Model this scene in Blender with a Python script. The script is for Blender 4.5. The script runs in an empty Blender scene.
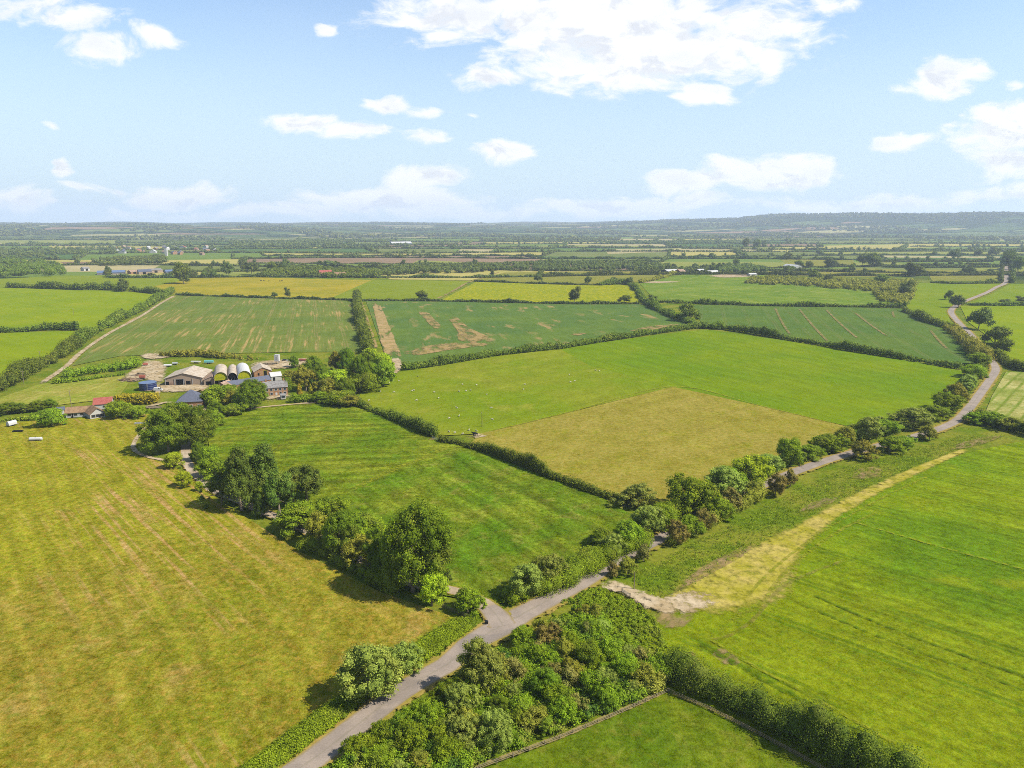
import bpy, bmesh, math, random
import numpy as np
from mathutils import Vector, Matrix

rng = np.random.default_rng(11)
random.seed(5)
C = bpy.context.scene.collection
R = math.radians
F_PX, HOR, H = 711.0, 222.0, 100.0
PITCH = math.atan((384 - HOR) / F_PX)

# ------------------------------------------------------------------ camera, render, light
cam_d = bpy.data.cameras.new('camera'); cam = bpy.data.objects.new('camera', cam_d); C.objects.link(cam)
cam_d.sensor_width = 36; cam_d.lens = 36 * F_PX / 1024
cam_d.clip_start = 1; cam_d.clip_end = 60000
cam.location = (0, 0, H); cam.rotation_euler = (math.pi / 2 - PITCH, 0, 0)
sc = bpy.context.scene; sc.camera = cam
sc.view_settings.view_transform = 'Standard'; sc.view_settings.look = 'None'
sc.view_settings.exposure = 1.12; sc.view_settings.gamma = 1
sc.render.engine = 'CYCLES'
sc.cycles.max_bounces = 5; sc.cycles.diffuse_bounces = 3; sc.cycles.transmission_bounces = 3
sc.cycles.transparent_max_bounces = 16; sc.cycles.volume_bounces = 1
sc.cycles.use_denoising = False; sc.cycles.filter_width = .9
sc.cycles.sample_clamp_indirect = 4

SUN_AZ = math.atan2(-0.26, 1.0)      # direction towards the sun, from +x counter-clockwise
SUN_EL = R(47)
sl = bpy.data.lights.new('sun', 'SUN'); sun = bpy.data.objects.new('sun', sl); C.objects.link(sun)
sl.energy = 4.5; sl.angle = R(0.55); sl.color = (1.0, 0.945, 0.85)
sd = Vector((math.cos(SUN_AZ) * math.cos(SUN_EL), math.sin(SUN_AZ) * math.cos(SUN_EL), math.sin(SUN_EL)))
sun.rotation_euler = sd.to_track_quat('Z', 'Y').to_euler()
sun.location = (300, 0, 400)


def P(x, y, z=0.0):
    u = (x - 512) / F_PX; v = (384 - y) / F_PX
    dy = math.cos(PITCH) + v * math.sin(PITCH); dz = -math.sin(PITCH) + v * math.cos(PITCH)
    t = (z - H) / dz
    return Vector((u * t, dy * t, z))


def pxm(y):                       # pixels per metre for something standing at row y
    g = P(512, y); return F_PX / (g.y * math.cos(PITCH) + H * math.sin(PITCH))


def height_of(yb, yt):            # height in metres of a thing whose foot is at row yb and top at row yt
    g = P(512, yb); v = (384 - yt) / F_PX
    dy = math.cos(PITCH) + v * math.sin(PITCH); dz = -math.sin(PITCH) + v * math.cos(PITCH)
    return H + g.y / dy * dz


# ------------------------------------------------------------------ node helpers
def lin(c):
    c = c / 255.0
    return c / 12.92 if c <= 0.04045 else ((c + 0.055) / 1.055) ** 2.4


KEXP = 2.45


def D(r, g, b):                   # albedo that shows about this colour in full sun at this exposure
    return (max(lin(r) / KEXP, .003), max(lin(g) / KEXP, .003), max(lin(b) / KEXP, .003), 1)


class NT:
    def __init__(s, tree):
        s.t = tree; tree.nodes.clear()

    def n(s, typ, **kw):
        nd = s.t.nodes.new(typ)
        ins = kw.pop('ins', {})
        for k, v in kw.items(): setattr(nd, k, v)
        for k, v in ins.items():
            sock = nd.inputs[k]
            if isinstance(v, bpy.types.NodeSocket): s.t.links.new(v, sock)
            else: sock.default_value = v
        return nd

    def math(s, op, a, b=None, c=None, clamp=False):
        nd = s.t.nodes.new('ShaderNodeMath'); nd.operation = op; nd.use_clamp = clamp
        for i, v in enumerate((a, b, c)):
            if v is None: continue
            if isinstance(v, bpy.types.NodeSocket): s.t.links.new(v, nd.inputs[i])
            else: nd.inputs[i].default_value = v
        return nd.outputs[0]

    def vmath(s, op, a, b=None, c=None):
        nd = s.t.nodes.new('ShaderNodeVectorMath'); nd.operation = op
        for i, v in enumerate((a, b, c)):
            if v is None: continue
            if isinstance(v, bpy.types.NodeSocket): s.t.links.new(v, nd.inputs[i])
            else: nd.inputs[i].default_value = v
        return nd.outputs['Value'] if op in ('LENGTH', 'DOT_PRODUCT', 'DISTANCE') else nd.outputs[0]

    def mix(s, f, a, b, blend='MIX'):
        nd = s.t.nodes.new('ShaderNodeMix'); nd.data_type = 'RGBA'; nd.blend_type = blend
        for k, v in ((0, f), (6, a), (7, b)):
            if isinstance(v, bpy.types.NodeSocket): s.t.links.new(v, nd.inputs[k])
            else: nd.inputs[k].default_value = v
        return nd.outputs[2]

    def ramp(s, v, lo, hi, a=0.0, b=1.0, smooth=True):
        nd = s.t.nodes.new('ShaderNodeMapRange'); nd.interpolation_type = 'SMOOTHSTEP' if smooth else 'LINEAR'
        s.t.links.new(v, nd.inputs[0])
        nd.inputs[1].default_value = lo; nd.inputs[2].default_value = hi
        nd.inputs[3].default_value = a; nd.inputs[4].default_value = b
        return nd.outputs[0]

    def noise(s, vec, scale, detail=4, rough=.55, dist=0):
        nd = s.n('ShaderNodeTexNoise', ins={'Vector': vec, 'Scale': scale, 'Detail': detail, 'Roughness': rough, 'Distortion': dist})
        return nd.outputs[0]


def new_mat(name):
    m = bpy.data.materials.new(name); m.use_nodes = True
    return m, NT(m.node_tree)


def finish(T, col, rough=.9, spec=.1, bump=None, bump_s=.5, bump_d=.3, metal=0):
    b = T.n('ShaderNodeBsdfPrincipled', ins={'Base Color': col, 'Roughness': rough, 'Specular IOR Level': spec, 'Metallic': metal})
    if bump is not None:
        bn = T.n('ShaderNodeBump', ins={'Height': bump, 'Strength': bump_s, 'Distance': bump_d})
        T.t.links.new(bn.outputs[0], b.inputs['Normal'])
    o = T.n('ShaderNodeOutputMaterial'); T.t.links.new(b.outputs[0], o.inputs[0])
    return b


def rot_vec(T, pos, ang, sx=1, sy=1):   # coordinates turned so that x runs across the direction `ang`
    return T.n('ShaderNodeMapping', vector_type='TEXTURE', ins={'Vector': pos, 'Rotation': (0, 0, ang), 'Scale': (sx, sy, 1)}).outputs[0]


def ground_dir(a, b):                   # angle (ground) of the line between two photo points
    p, q = P(*a), P(*b); return math.atan2(q.y - p.y, q.x - p.x)


def field_mat(name, c1, c2, c3=None, line=None, streak=.35, period=3.0, tram=None, fine=.35, patch=60, bumpd=.15,
              zone=None, yellow=None, centre=None, sharp=(.35, .65), band=None, wear=None):
    """line: two photo points giving the working direction.  streak: strength of uneven streaks along it.
    tram: (spacing, width, strength, colour) of wheelings.  zone: (point, direction point, width, colour)
    band: (period, strength) of regular swathes"""
    m, T = new_mat(name)
    pos = T.n('ShaderNodeNewGeometry').outputs['Position']
    wob = T.noise(pos, 1 / patch, 5, .6)
    f = T.ramp(wob, sharp[0], sharp[1])
    col = T.mix(f, D(*c1), D(*c2))
    if c3:
        w2 = T.noise(pos, 1 / (patch * .35), 4, .6, .6)
        col = T.mix(T.ramp(w2, .52, .7, 0, .8), col, D(*c3))
    if zone:
        z0, z1, zw, zc = zone
        p, q = P(*z0), P(*z1); d = (q - p).normalized()
        dd = T.vmath('DOT_PRODUCT', T.vmath('SUBTRACT', pos, tuple(p)), tuple(d))
        dd = T.math('ADD', dd, T.math('MULTIPLY', T.math('SUBTRACT', wob, .5), zw * 3.0))
        col = T.mix(T.ramp(dd, -zw, zw), col, D(*zc))
    if line or centre:
        if centre:
            c = P(*centre)
            d = T.vmath('LENGTH', T.vmath('MULTIPLY', T.vmath('SUBTRACT', pos, tuple(c)), (1, 1, 0)))
            sx = T.n('ShaderNodeCombineXYZ', ins={'X': d, 'Y': 0.0}).outputs[0]
            along = T.vmath('MULTIPLY', pos, (.04, .04, 0))
            vec = T.vmath('ADD', T.vmath('MULTIPLY', sx, (1 / period, 0, 0)), along)
            xc = d
        else:
            ang = ground_dir(*line) - math.pi / 2
            rv = rot_vec(T, pos, ang)
            vec = T.vmath('MULTIPLY', rv, (1 / period, 1 / (period * 22), 0))
            xc = T.n('ShaderNodeSeparateXYZ', ins={0: rv}).outputs[0]
        st = T.noise(vec, 1.0, 5, .65)
        g = T.ramp(st, .3, .7, 1 - streak, 1 + streak, smooth=False)
        col = T.mix(1.0, col, T.n('ShaderNodeCombineColor', ins={0: g, 1: g, 2: g}).outputs[0], 'MULTIPLY')
        if band:
            xw = T.math('ADD', xc, T.math('MULTIPLY', T.noise(pos, .03, 3), band[0] * 1.6))
            w = T.math('SINE', T.math('MULTIPLY', xw, 2 * math.pi / band[0]))
            w = T.math('MULTIPLY', w, T.ramp(T.noise(pos, .02, 3), .3, .6, .25, 1))
            g = T.ramp(w, -1, 1, 1 - band[1], 1 + band[1])
            col = T.mix(1.0, col, T.n('ShaderNodeCombineColor', ins={0: g, 1: g, 2: g}).outputs[0], 'MULTIPLY')
        if tram:
            sp, wd, stg, tc = tram
            a = T.math('PINGPONG', T.math('ADD', xc, T.math('MULTIPLY', T.noise(pos, .01, 2), 3.0)), sp / 2)
            a = T.math('ABSOLUTE', T.math('SUBTRACT', a, 1.1))
            k = T.ramp(a, wd * .4, wd, 1, 0)
            k = T.math('MULTIPLY', k, T.ramp(T.noise(pos, .03, 4), .35, .6, .15 * stg, stg))
            col = T.mix(k, col, D(*tc))
    if wear:                       # washed-out pale patches drawn out along the rows
        wc, lo, hi, wl = wear
        ang = ground_dir(*wl[:2]) - math.pi / 2
        v = T.vmath('MULTIPLY', rot_vec(T, pos, ang), (1 / wl[2], 1 / wl[3], 0))
        k = T.ramp(T.noise(v, 1.0, 5, .6), lo, hi, 0, 1)
        k = T.math('MULTIPLY', k, T.ramp(T.noise(pos, 1 / 90, 3), .42, .6))
        col = T.mix(k, col, D(*wc))
    if yellow:                     # buttercups
        k = T.ramp(T.noise(pos, 1 / 5.0, 6, .7), yellow[1], yellow[1] + .08, 0, yellow[2])
        col = T.mix(k, col, D(*yellow[0]))
    med = T.noise(pos, .5, 6, .7)
    fin = T.noise(pos, 2.4, 5, .75)
    # tufts: separate greener and drier specks, then light and dark grain
    sp1 = T.ramp(T.noise(T.vmath('ADD', pos, (37, 11, 0)), .55, 5, .75), .50, .60, 0, min(1, fine * 1.6))
    col = T.mix(sp1, col, D(*[min(255, c * k) for c, k in zip(c1, (1.18, 1.02, 1.25))]))
    sp2 = T.ramp(T.noise(T.vmath('ADD', pos, (-57, 91, 0)), .42, 5, .75), .50, .60, 0, min(1, fine * 1.6))
    col = T.mix(sp2, col, D(*[c * k for c, k in zip(c2, (.78, .92, .7))]))
    g = T.math('ADD', T.ramp(med, .36, .64, -fine * .9, fine * .9, False), T.ramp(fin, .36, .64, 1 - fine, 1 + fine, False))
    coarse = T.noise(T.vmath('MULTIPLY', pos, (1, .6, 0)), .11, 4, .7)
    g = T.math('ADD', g, T.ramp(coarse, .36, .64, -fine * .55, fine * .55, False))
    col = T.mix(1.0, col, T.n('ShaderNodeCombineColor', ins={0: g, 1: g, 2: T.math('MULTIPLY', g, g)}).outputs[0], 'MULTIPLY')
    finish(T, col, .95, .0, T.math('ADD', med, fin), .8, bumpd)
    return m


# ------------------------------------------------------------------ object helpers
def link(o, parent=None):
    C.objects.link(o)
    if parent is not None: o.parent = parent
    return o


def tag(o, label=None, cat=None, group=None, kind=None):
    if label: o['label'] = label
    if cat: o['category'] = cat
    if group: o['group'] = group
    if kind: o['kind'] = kind
    return o


def empty(name, loc, rz, label, cat, group=None):
    o = bpy.data.objects.new(name, None); link(o)
    o.location = loc; o.rotation_euler = (0, 0, rz); o.empty_display_size = .5
    return tag(o, label, cat, group)


def copy_tree(o, parent=None):
    c = o.copy(); C.objects.link(c)
    if parent is not None: c.parent = parent
    for ch in [k for k in bpy.data.objects if k.parent == o]:
        copy_tree(ch, c)
    return c


def np_mesh(name, V, Fq=None, Ft=None, mat=None, tint=None):
    me = bpy.data.meshes.new(name)
    nq = 0 if Fq is None else len(Fq); nt = 0 if Ft is None else len(Ft)
    V = np.ascontiguousarray(V, dtype=np.float32)
    me.vertices.add(len(V)); me.vertices.foreach_set('co', V.ravel())
    me.loops.add(nq * 4 + nt * 3); me.polygons.add(nq + nt)
    li = []; starts = []
    if nq: li.append(np.asarray(Fq, np.int32).ravel()); starts.append(np.arange(nq, dtype=np.int32) * 4)
    if nt: li.append(np.asarray(Ft, np.int32).ravel()); starts.append(nq * 4 + np.arange(nt, dtype=np.int32) * 3)
    me.loops.foreach_set('vertex_index', np.concatenate(li))
    me.polygons.foreach_set('loop_start', np.concatenate(starts))
    if tint is not None:
        at = me.attributes.new('tint', 'FLOAT', 'FACE'); at.data.foreach_set('value', np.asarray(tint, np.float32))
    me.update(calc_edges=True)
    if mat: me.materials.append(mat)
    return me


class MB:                         # small mesh builder for buildings and objects
    def __init__(s): s.v = []; s.f = []

    def add(s, vs, fs):
        o = len(s.v); s.v += [tuple(v) for v in vs]; s.f += [tuple(i + o for i in f) for f in fs]; return s

    def box(s, x0, x1, y0, y1, z0, z1):
        return s.add([(x0, y0, z0), (x1, y0, z0), (x1, y1, z0), (x0, y1, z0), (x0, y0, z1), (x1, y0, z1), (x1, y1, z1), (x0, y1, z1)],
                     [(0, 3, 2, 1), (4, 5, 6, 7), (0, 1, 5, 4), (1, 2, 6, 5), (2, 3, 7, 6), (3, 0, 4, 7)])

    def prism(s, pts, a0, a1, axis='y'):   # closed polygon (u,z) pushed along axis
        n = len(pts)
        mk = (lambda u, z, a: (u, a, z)) if axis == 'y' else (lambda u, z, a: (a, u, z))
        vs = [mk(u, z, a0) for u, z in pts] + [mk(u, z, a1) for u, z in pts]
        fs = [tuple(range(n))[::-1], tuple(range(n, 2 * n))] + [(i, (i + 1) % n, n + (i + 1) % n, n + i) for i in range(n)]
        return s.add(vs, fs)

    def tube(s, pts, rad, seg=8):
        pts = [Vector(p) for p in pts]
        rad = rad if isinstance(rad, (list, tuple)) else [rad] * len(pts)
        vs = []
        for i, p in enumerate(pts):
            d = (pts[min(i + 1, len(pts) - 1)] - pts[max(i - 1, 0)]).normalized()
            up = Vector((0, 0, 1)) if abs(d.z) < .9 else Vector((1, 0, 0))
            a = d.cross(up).normalized(); b = d.cross(a)
            for k in range(seg):
                t = 2 * math.pi * k / seg
                vs.append(p + (a * math.cos(t) + b * math.sin(t)) * rad[i])
        fs = []
        for i in range(len(pts) - 1):
            for k in range(seg):
                fs.append((i * seg + k, i * seg + (k + 1) % seg, (i + 1) * seg + (k + 1) % seg, (i + 1) * seg + k))
        fs += [tuple(range(seg)), tuple((len(pts) - 1) * seg + k for k in range(seg))[::-1]]
        return s.add(vs, fs)

    def lathe(s, prof, seg=24, cx=0, cy=0):
        vs = []
        for r, z in prof:
            for k in range(seg):
                t = 2 * math.pi * k / seg; vs.append((cx + r * math.cos(t), cy + r * math.sin(t), z))
        n = len(prof); fs = []
        for i in range(n - 1):
            for k in range(seg):
                fs.append((i * seg + k, i * seg + (k + 1) % seg, (i + 1) * seg + (k + 1) % seg, (i + 1) * seg + k))
        fs += [tuple(range(seg))[::-1], tuple((n - 1) * seg + k for k in range(seg))]
        return s.add(vs, fs)

    def ball(s, c, r, seg=10, rings=7):
        prof = []
        vs = []; fs = []
        for i in range(rings + 1):
            ph = math.pi * i / rings
            for k in range(seg):
                t = 2 * math.pi * k / seg
                vs.append((c[0] + r[0] * math.sin(ph) * math.cos(t), c[1] + r[1] * math.sin(ph) * math.sin(t), c[2] + r[2] * math.cos(ph)))
        for i in range(rings):
            for k in range(seg):
                fs.append((i * seg + k, (i + 1) * seg + k, (i + 1) * seg + (k + 1) % seg, i * seg + (k + 1) % seg))
        return s.add(vs, fs)

    def mesh(s, name, mat):
        me = bpy.data.meshes.new(name); me.from_pydata(s.v, [], s.f); me.update()
        bm = bmesh.new(); bm.from_mesh(me); bmesh.ops.recalc_face_normals(bm, faces=bm.faces); bm.to_mesh(me); bm.free()
        if mat: me.materials.append(mat)
        return me

    def build(s, name, mat, parent=None, label=None):
        o = bpy.data.objects.new(name, s.mesh(name, mat)); link(o, parent)
        if label: o['label'] = label
        return o


def poly_area(name, pts, z, mat, label=None, ground=False, kind='structure'):
    P3 = [Vector(p) if ground else P(*p) for p in pts]
    me = bpy.data.meshes.new(name); me.from_pydata([(p.x, p.y, z) for p in P3], [], [tuple(range(len(P3)))]); me.update()
    if me.polygons[0].normal.z < 0: me.flip_normals()
    me.materials.append(mat)
    o = bpy.data.objects.new(name, me); link(o); o['kind'] = kind
    if label: o['label'] = label
    return o


def catmull(pts, step=4.0):
    out = []
    n = len(pts)
    for i in range(n - 1):
        p0, p1, p2, p3 = pts[max(i - 1, 0)], pts[i], pts[i + 1], pts[min(i + 2, n - 1)]
        k = max(2, int((p2[:2] - p1[:2] if False else (Vector(p2[:2]) - Vector(p1[:2]))).length / step))
        for j in range(k):
            t = j / k
            out.append(tuple(.5 * (2 * b + (c - a) * t + (2 * a - 5 * b + 4 * c - d) * t * t + (-a + 3 * b - 3 * c + d) * t ** 3) for a, b, c, d in zip(p0, p1, p2, p3)))
    out.append(tuple(pts[-1])); return out


MZ = .26          # roads and worn marks lie just above the highest field sheet


def ribbon(name, px, width, z, mat, label=None, step=4.0, cols=1, fade=True):
    """strip along photo points; width metres or one per point; 'edge' = 1 on the centre line, 0 at the border"""
    pts = []
    for i, p in enumerate(px):
        g = P(p[0], p[1]); w = p[2] if len(p) > 2 else width
        pts.append((g.x, g.y, w))
    sm = catmull(pts, step)
    V = []; E = []; A = []; n = len(sm)
    prof = [(-1, 0), (-.55, 1), (.55, 1), (1, 0)] if fade else [(-1, 1), (1, 1)]
    for i, (x, y, w) in enumerate(sm):
        a = sm[max(i - 1, 0)]; b = sm[min(i + 1, n - 1)]
        d = Vector((b[0] - a[0], b[1] - a[1])); d = d.normalized() if d.length > 1e-6 else Vector((1, 0))
        nx, ny = -d.y, d.x
        endf = 1 if not fade else min(1, i / 2, (n - 1 - i) / 2)
        for s_, e in prof:
            V.append((x + nx * w / 2 * s_, y + ny * w / 2 * s_, z + MZ)); E.append(e * endf); A.append(s_)
    k = len(prof); F = []
    for i in range(n - 1):
        for j in range(k - 1):
            F.append((i * k + j, (i + 1) * k + j, (i + 1) * k + j + 1, i * k + j + 1))
    me = bpy.data.meshes.new(name); me.from_pydata(V, [], F); me.update()
    if len(me.polygons) and me.polygons[0].normal.z < 0: me.flip_normals()
    at = me.attributes.new('edge', 'FLOAT', 'POINT'); at.data.foreach_set('value', E)
    at = me.attributes.new('across', 'FLOAT', 'POINT'); at.data.foreach_set('value', A)
    me.materials.append(mat)
    o = bpy.data.objects.new(name, me); link(o); o['kind'] = 'structure'
    if label: o['label'] = label
    return o


def ragged_mat(name, c1, c2, amount=.5, grain=.25, soft=.18, stretch=None, fine=.3):
    m, T = new_mat(name)
    pos = T.n('ShaderNodeNewGeometry').outputs['Position']
    vec = pos
    if stretch:
        ang = ground_dir(*stretch[:2]) - math.pi / 2
        vec = T.vmath('MULTIPLY', rot_vec(T, pos, ang), (1, 1 / stretch[2], 0))
    n = T.ramp(T.noise(vec, grain, 6, .7), .28, .72, 0, 1, False)
    e = T.n('ShaderNodeAttribute', attribute_name='edge').outputs['Fac']
    a = T.ramp(T.math('ADD', T.math('MULTIPLY', n, 1.0), T.math('MULTIPLY', e, .62)), 1.0 - amount * .5, 1.0 - amount * .5 + soft)
    f = T.noise(pos, 1.2, 5, .75)
    col = T.mix(T.ramp(T.noise(pos, .12, 4), .35, .65), D(*c1), D(*c2))
    g = T.ramp(f, .25, .75, 1 - fine, 1 + fine, False)
    col = T.mix(1.0, col, T.n('ShaderNodeCombineColor', ins={0: g, 1: g, 2: g}).outputs[0], 'MULTIPLY')
    b = T.n('ShaderNodeBsdfDiffuse', ins={'Color': col})
    t = T.n('ShaderNodeBsdfTransparent')
    mx = T.n('ShaderNodeMixShader', ins={0: a}); T.t.links.new(t.outputs[0], mx.inputs[1]); T.t.links.new(b.outputs[0], mx.inputs[2])
    o = T.n('ShaderNodeOutputMaterial'); T.t.links.new(mx.outputs[0], o.inputs[0])
    return m
#@@WORLD
# ------------------------------------------------------------------ sky with clouds
def build_world():
    w = bpy.data.worlds.new('World'); sc.world = w; w.use_nodes = True
    T = NT(w.node_tree)
    sky = T.n('ShaderNodeTexSky', sky_type='NISHITA', sun_disc=False)
    sky.sun_elevation = SUN_EL
    sky.sun_rotation = math.pi / 2 - SUN_AZ
    sky.altitude = 100; sky.air_density = 1.0; sky.dust_density = 0.6; sky.ozone_density = 1.0
    d = T.n('ShaderNodeTexCoord').outputs['Generated']
    s = T.n('ShaderNodeSeparateXYZ', ins={0: d})
    ay = T.math('MAXIMUM', T.math('ABSOLUTE', s.outputs[1]), .05)
    u = T.math('DIVIDE', s.outputs[0], ay); v = T.math('DIVIDE', s.outputs[2], ay)
    uv = T.n('ShaderNodeCombineXYZ', ins={0: u, 1: v, 2: 0.0}).outputs[0]
    big = T.n('ShaderNodeTexNoise', ins={'Vector': T.vmath('MULTIPLY', uv, (6, 12, 1)), 'Scale': 1.0, 'Detail': 3.0, 'Roughness': .5})
    off = T.vmath('MULTIPLY', T.vmath('SUBTRACT', big.outputs['Color'], (.5, .5, .5)), (.10, .05, 0))
    uvd = T.vmath('ADD', uv, off)

    def UV(x, y):
        uu = (x - 512) / F_PX; vv = (384 - y) / F_PX
        dy = math.cos(PITCH) + vv * math.sin(PITCH); dz = -math.sin(PITCH) + vv * math.cos(PITCH)
        return uu / dy, dz / dy
    blobs = [(600, 18, 200, 30, 1.0), (650, 45, 150, 36, 1.1), (600, 70, 85, 22, .95), (760, 28, 60, 22, .8), (455, 10, 100, 18, .8),
             (700, 90, 36, 12, .95), (485, 82, 40, 11, .85), (72, 22, 52, 13, .75), (98, 48, 38, 12, .75), (160, 34, 26, 9, .75), (30, 5, 50, 12, .7),
             (332, 27, 12, 8, .8), (305, 126, 34, 10, 1), (350, 133, 38, 9, .9), (385, 104, 26, 9, 1), (420, 112, 30, 7, .7), (420, 137, 32, 8, .6),
             (505, 153, 34, 11, 1), (68, 167, 14, 11, .9), (180, 194, 56, 14, .95), (430, 180, 36, 11, .85), (390, 200, 90, 14, .9), (300, 211, 60, 9, .7),
             (12, 200, 40, 14, .7), (760, 172, 75, 16, 1.1), (690, 184, 40, 12, 1), (700, 200, 30, 11, .8), (610, 208, 100, 12, .9), (905, 145, 36, 10, .6),
             (945, 82, 32, 18, 1.0), (975, 72, 14, 7, .6), (1005, 128, 50, 26, 1.1), (1010, 165, 44, 16, .9), (870, 203, 120, 10, .7), (1010, 196, 60, 9, .6),
             (820, 5, 40, 8, .5), (1010, 86, 16, 9, .5), (120, 189, 60, 6, .5), (230, 215, 200, 9, .45), (500, 212, 160, 10, .5), (760, 77, 26, 6, .4),
             (45, 123, 12, 4, .5), (468, 114, 10, 4, .5), (905, 95, 30, 5, .4), (1200, 60, 120, 40, 1), (1150, 180, 90, 18, 1), (-120, 90, 90, 26, 1), (-200, 185, 120, 16, 1)]
    acc = None
    for bx, by, rx, ry, a in blobs:
        cu, cv = UV(bx, by); ru, rv = rx / F_PX * 1.3, ry / F_PX * 1.35
        q = T.vmath('MULTIPLY', T.vmath('SUBTRACT', uvd, (cu, cv, 0)), (1 / ru, 1 / rv, 0))
        l = T.vmath('LENGTH', q)
        k = T.math('MULTIPLY', T.math('SUBTRACT', 1.0, l, clamp=True), a * (1.35 if by > 140 else 1.12))
        acc = k if acc is None else T.math('MAXIMUM', acc, k)
    n = T.n('ShaderNodeTexNoise', ins={'Vector': T.vmath('MULTIPLY', uvd, (17, 34, 1)), 'Scale': 1.0, 'Detail': 10.0, 'Roughness': .62, 'Distortion': .2}).outputs[0]
    dens = T.math('ADD', acc, T.math('MULTIPLY', T.math('SUBTRACT', n, .49), 2.1))
    m0 = T.math('MULTIPLY', T.ramp(dens, .16, .70), T.ramp(acc, 0, .22))
    up = T.ramp(s.outputs[2], -.01, .02)
    m0 = T.math('MULTIPLY', m0, up)
    m0 = T.math('MULTIPLY', m0, .93)
    core = T.ramp(dens, .25, .8)
    nu = T.n('ShaderNodeTexNoise', ins={'Vector': T.vmath('MULTIPLY', T.vmath('ADD', uvd, (.010, .022, 0)), (17, 34, 1)), 'Scale': 1.0, 'Detail': 6.0, 'Roughness': .55, 'Distortion': .2}).outputs[0]
    under = T.ramp(T.math('SUBTRACT', nu, n), -.03, .16)
    n2 = T.n('ShaderNodeTexNoise', ins={'Vector': T.vmath('MULTIPLY', uv, (10, 26, 1)), 'Scale': 1.0, 'Detail': 5.0}).outputs[0]
    shade = T.math('MULTIPLY', core, T.math('MAXIMUM', under, T.math('MULTIPLY', T.ramp(n2, .45, .7), .5)))
    cc = T.mix(T.math('MULTIPLY', shade, .95), (6.0, 6.0, 6.0, 1), (4.5, 4.65, 5.0, 1))
    # thin high veil over the whole sky
    veil = T.n('ShaderNodeTexNoise', ins={'Vector': T.vmath('MULTIPLY', uv, (2.2, 5, 1)), 'Scale': 1.0, 'Detail': 4.0}).outputs[0]
    skyc = T.mix(T.ramp(veil, .3, .8, .0, .14), T.mix(1.0, sky.outputs[0], (.90, 1.0, 1.10, 1), 'MULTIPLY'), (5.4, 5.8, 6.1, 1))
    low = T.ramp(s.outputs[2], 0.02, .32, .90, 0.12)
    skyc = T.mix(low, skyc, (3.6, 4.5, 5.2, 1))
    full = T.mix(m0, skyc, cc)
    bg = T.n('ShaderNodeBackground', ins={'Color': full, 'Strength': .085})
    o = T.n('ShaderNodeOutputWorld'); T.t.links.new(bg.outputs[0], o.inputs[0])
    w.cycles.sampling_method = 'MANUAL'; w.cycles.sample_map_resolution = 512


build_world()
#@@GROUND
# ------------------------------------------------------------------ terrain
def sstep(a, b, x):
    t = np.clip((x - a) / (b - a), 0, 1); return t * t * (3 - 2 * t)


def terrain_h(x, y):
    x = np.asarray(x, float); y = np.asarray(y, float)
    r = np.hypot(x, y); az = np.arctan2(x, np.maximum(y, 1.0)) * (y > 0)
    far = sstep(5000, 9500, r)
    w = np.sin(x / 730 + 1.3) * np.sin(y / 910 + .4) + .6 * np.sin(x / 310 + y / 520) + .35 * np.sin(x / 170 - y / 260 + 2)
    h = far * (70 + 9 * w)
    # low rise on the left
    h += 42 * np.exp(-((x + 2900) / 1500) ** 2 - ((y - 6100) / 900) ** 2)
    h += sstep(9500, 12500, r) * (18 + 7 * np.sin(az * 23) + 5 * np.sin(az * 51 + 1))
    # wooded escarpment on the right
    k = sstep(.08, .27, az) * .34 + sstep(.285, .345, az) * .36 + sstep(.36, .75, az) * .14
    h += k * sstep(6300, 8600, r) * (150 + 10 * np.sin(az * 19) + 4 * np.sin(az * 47) + 2 * w)
    return h


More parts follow.
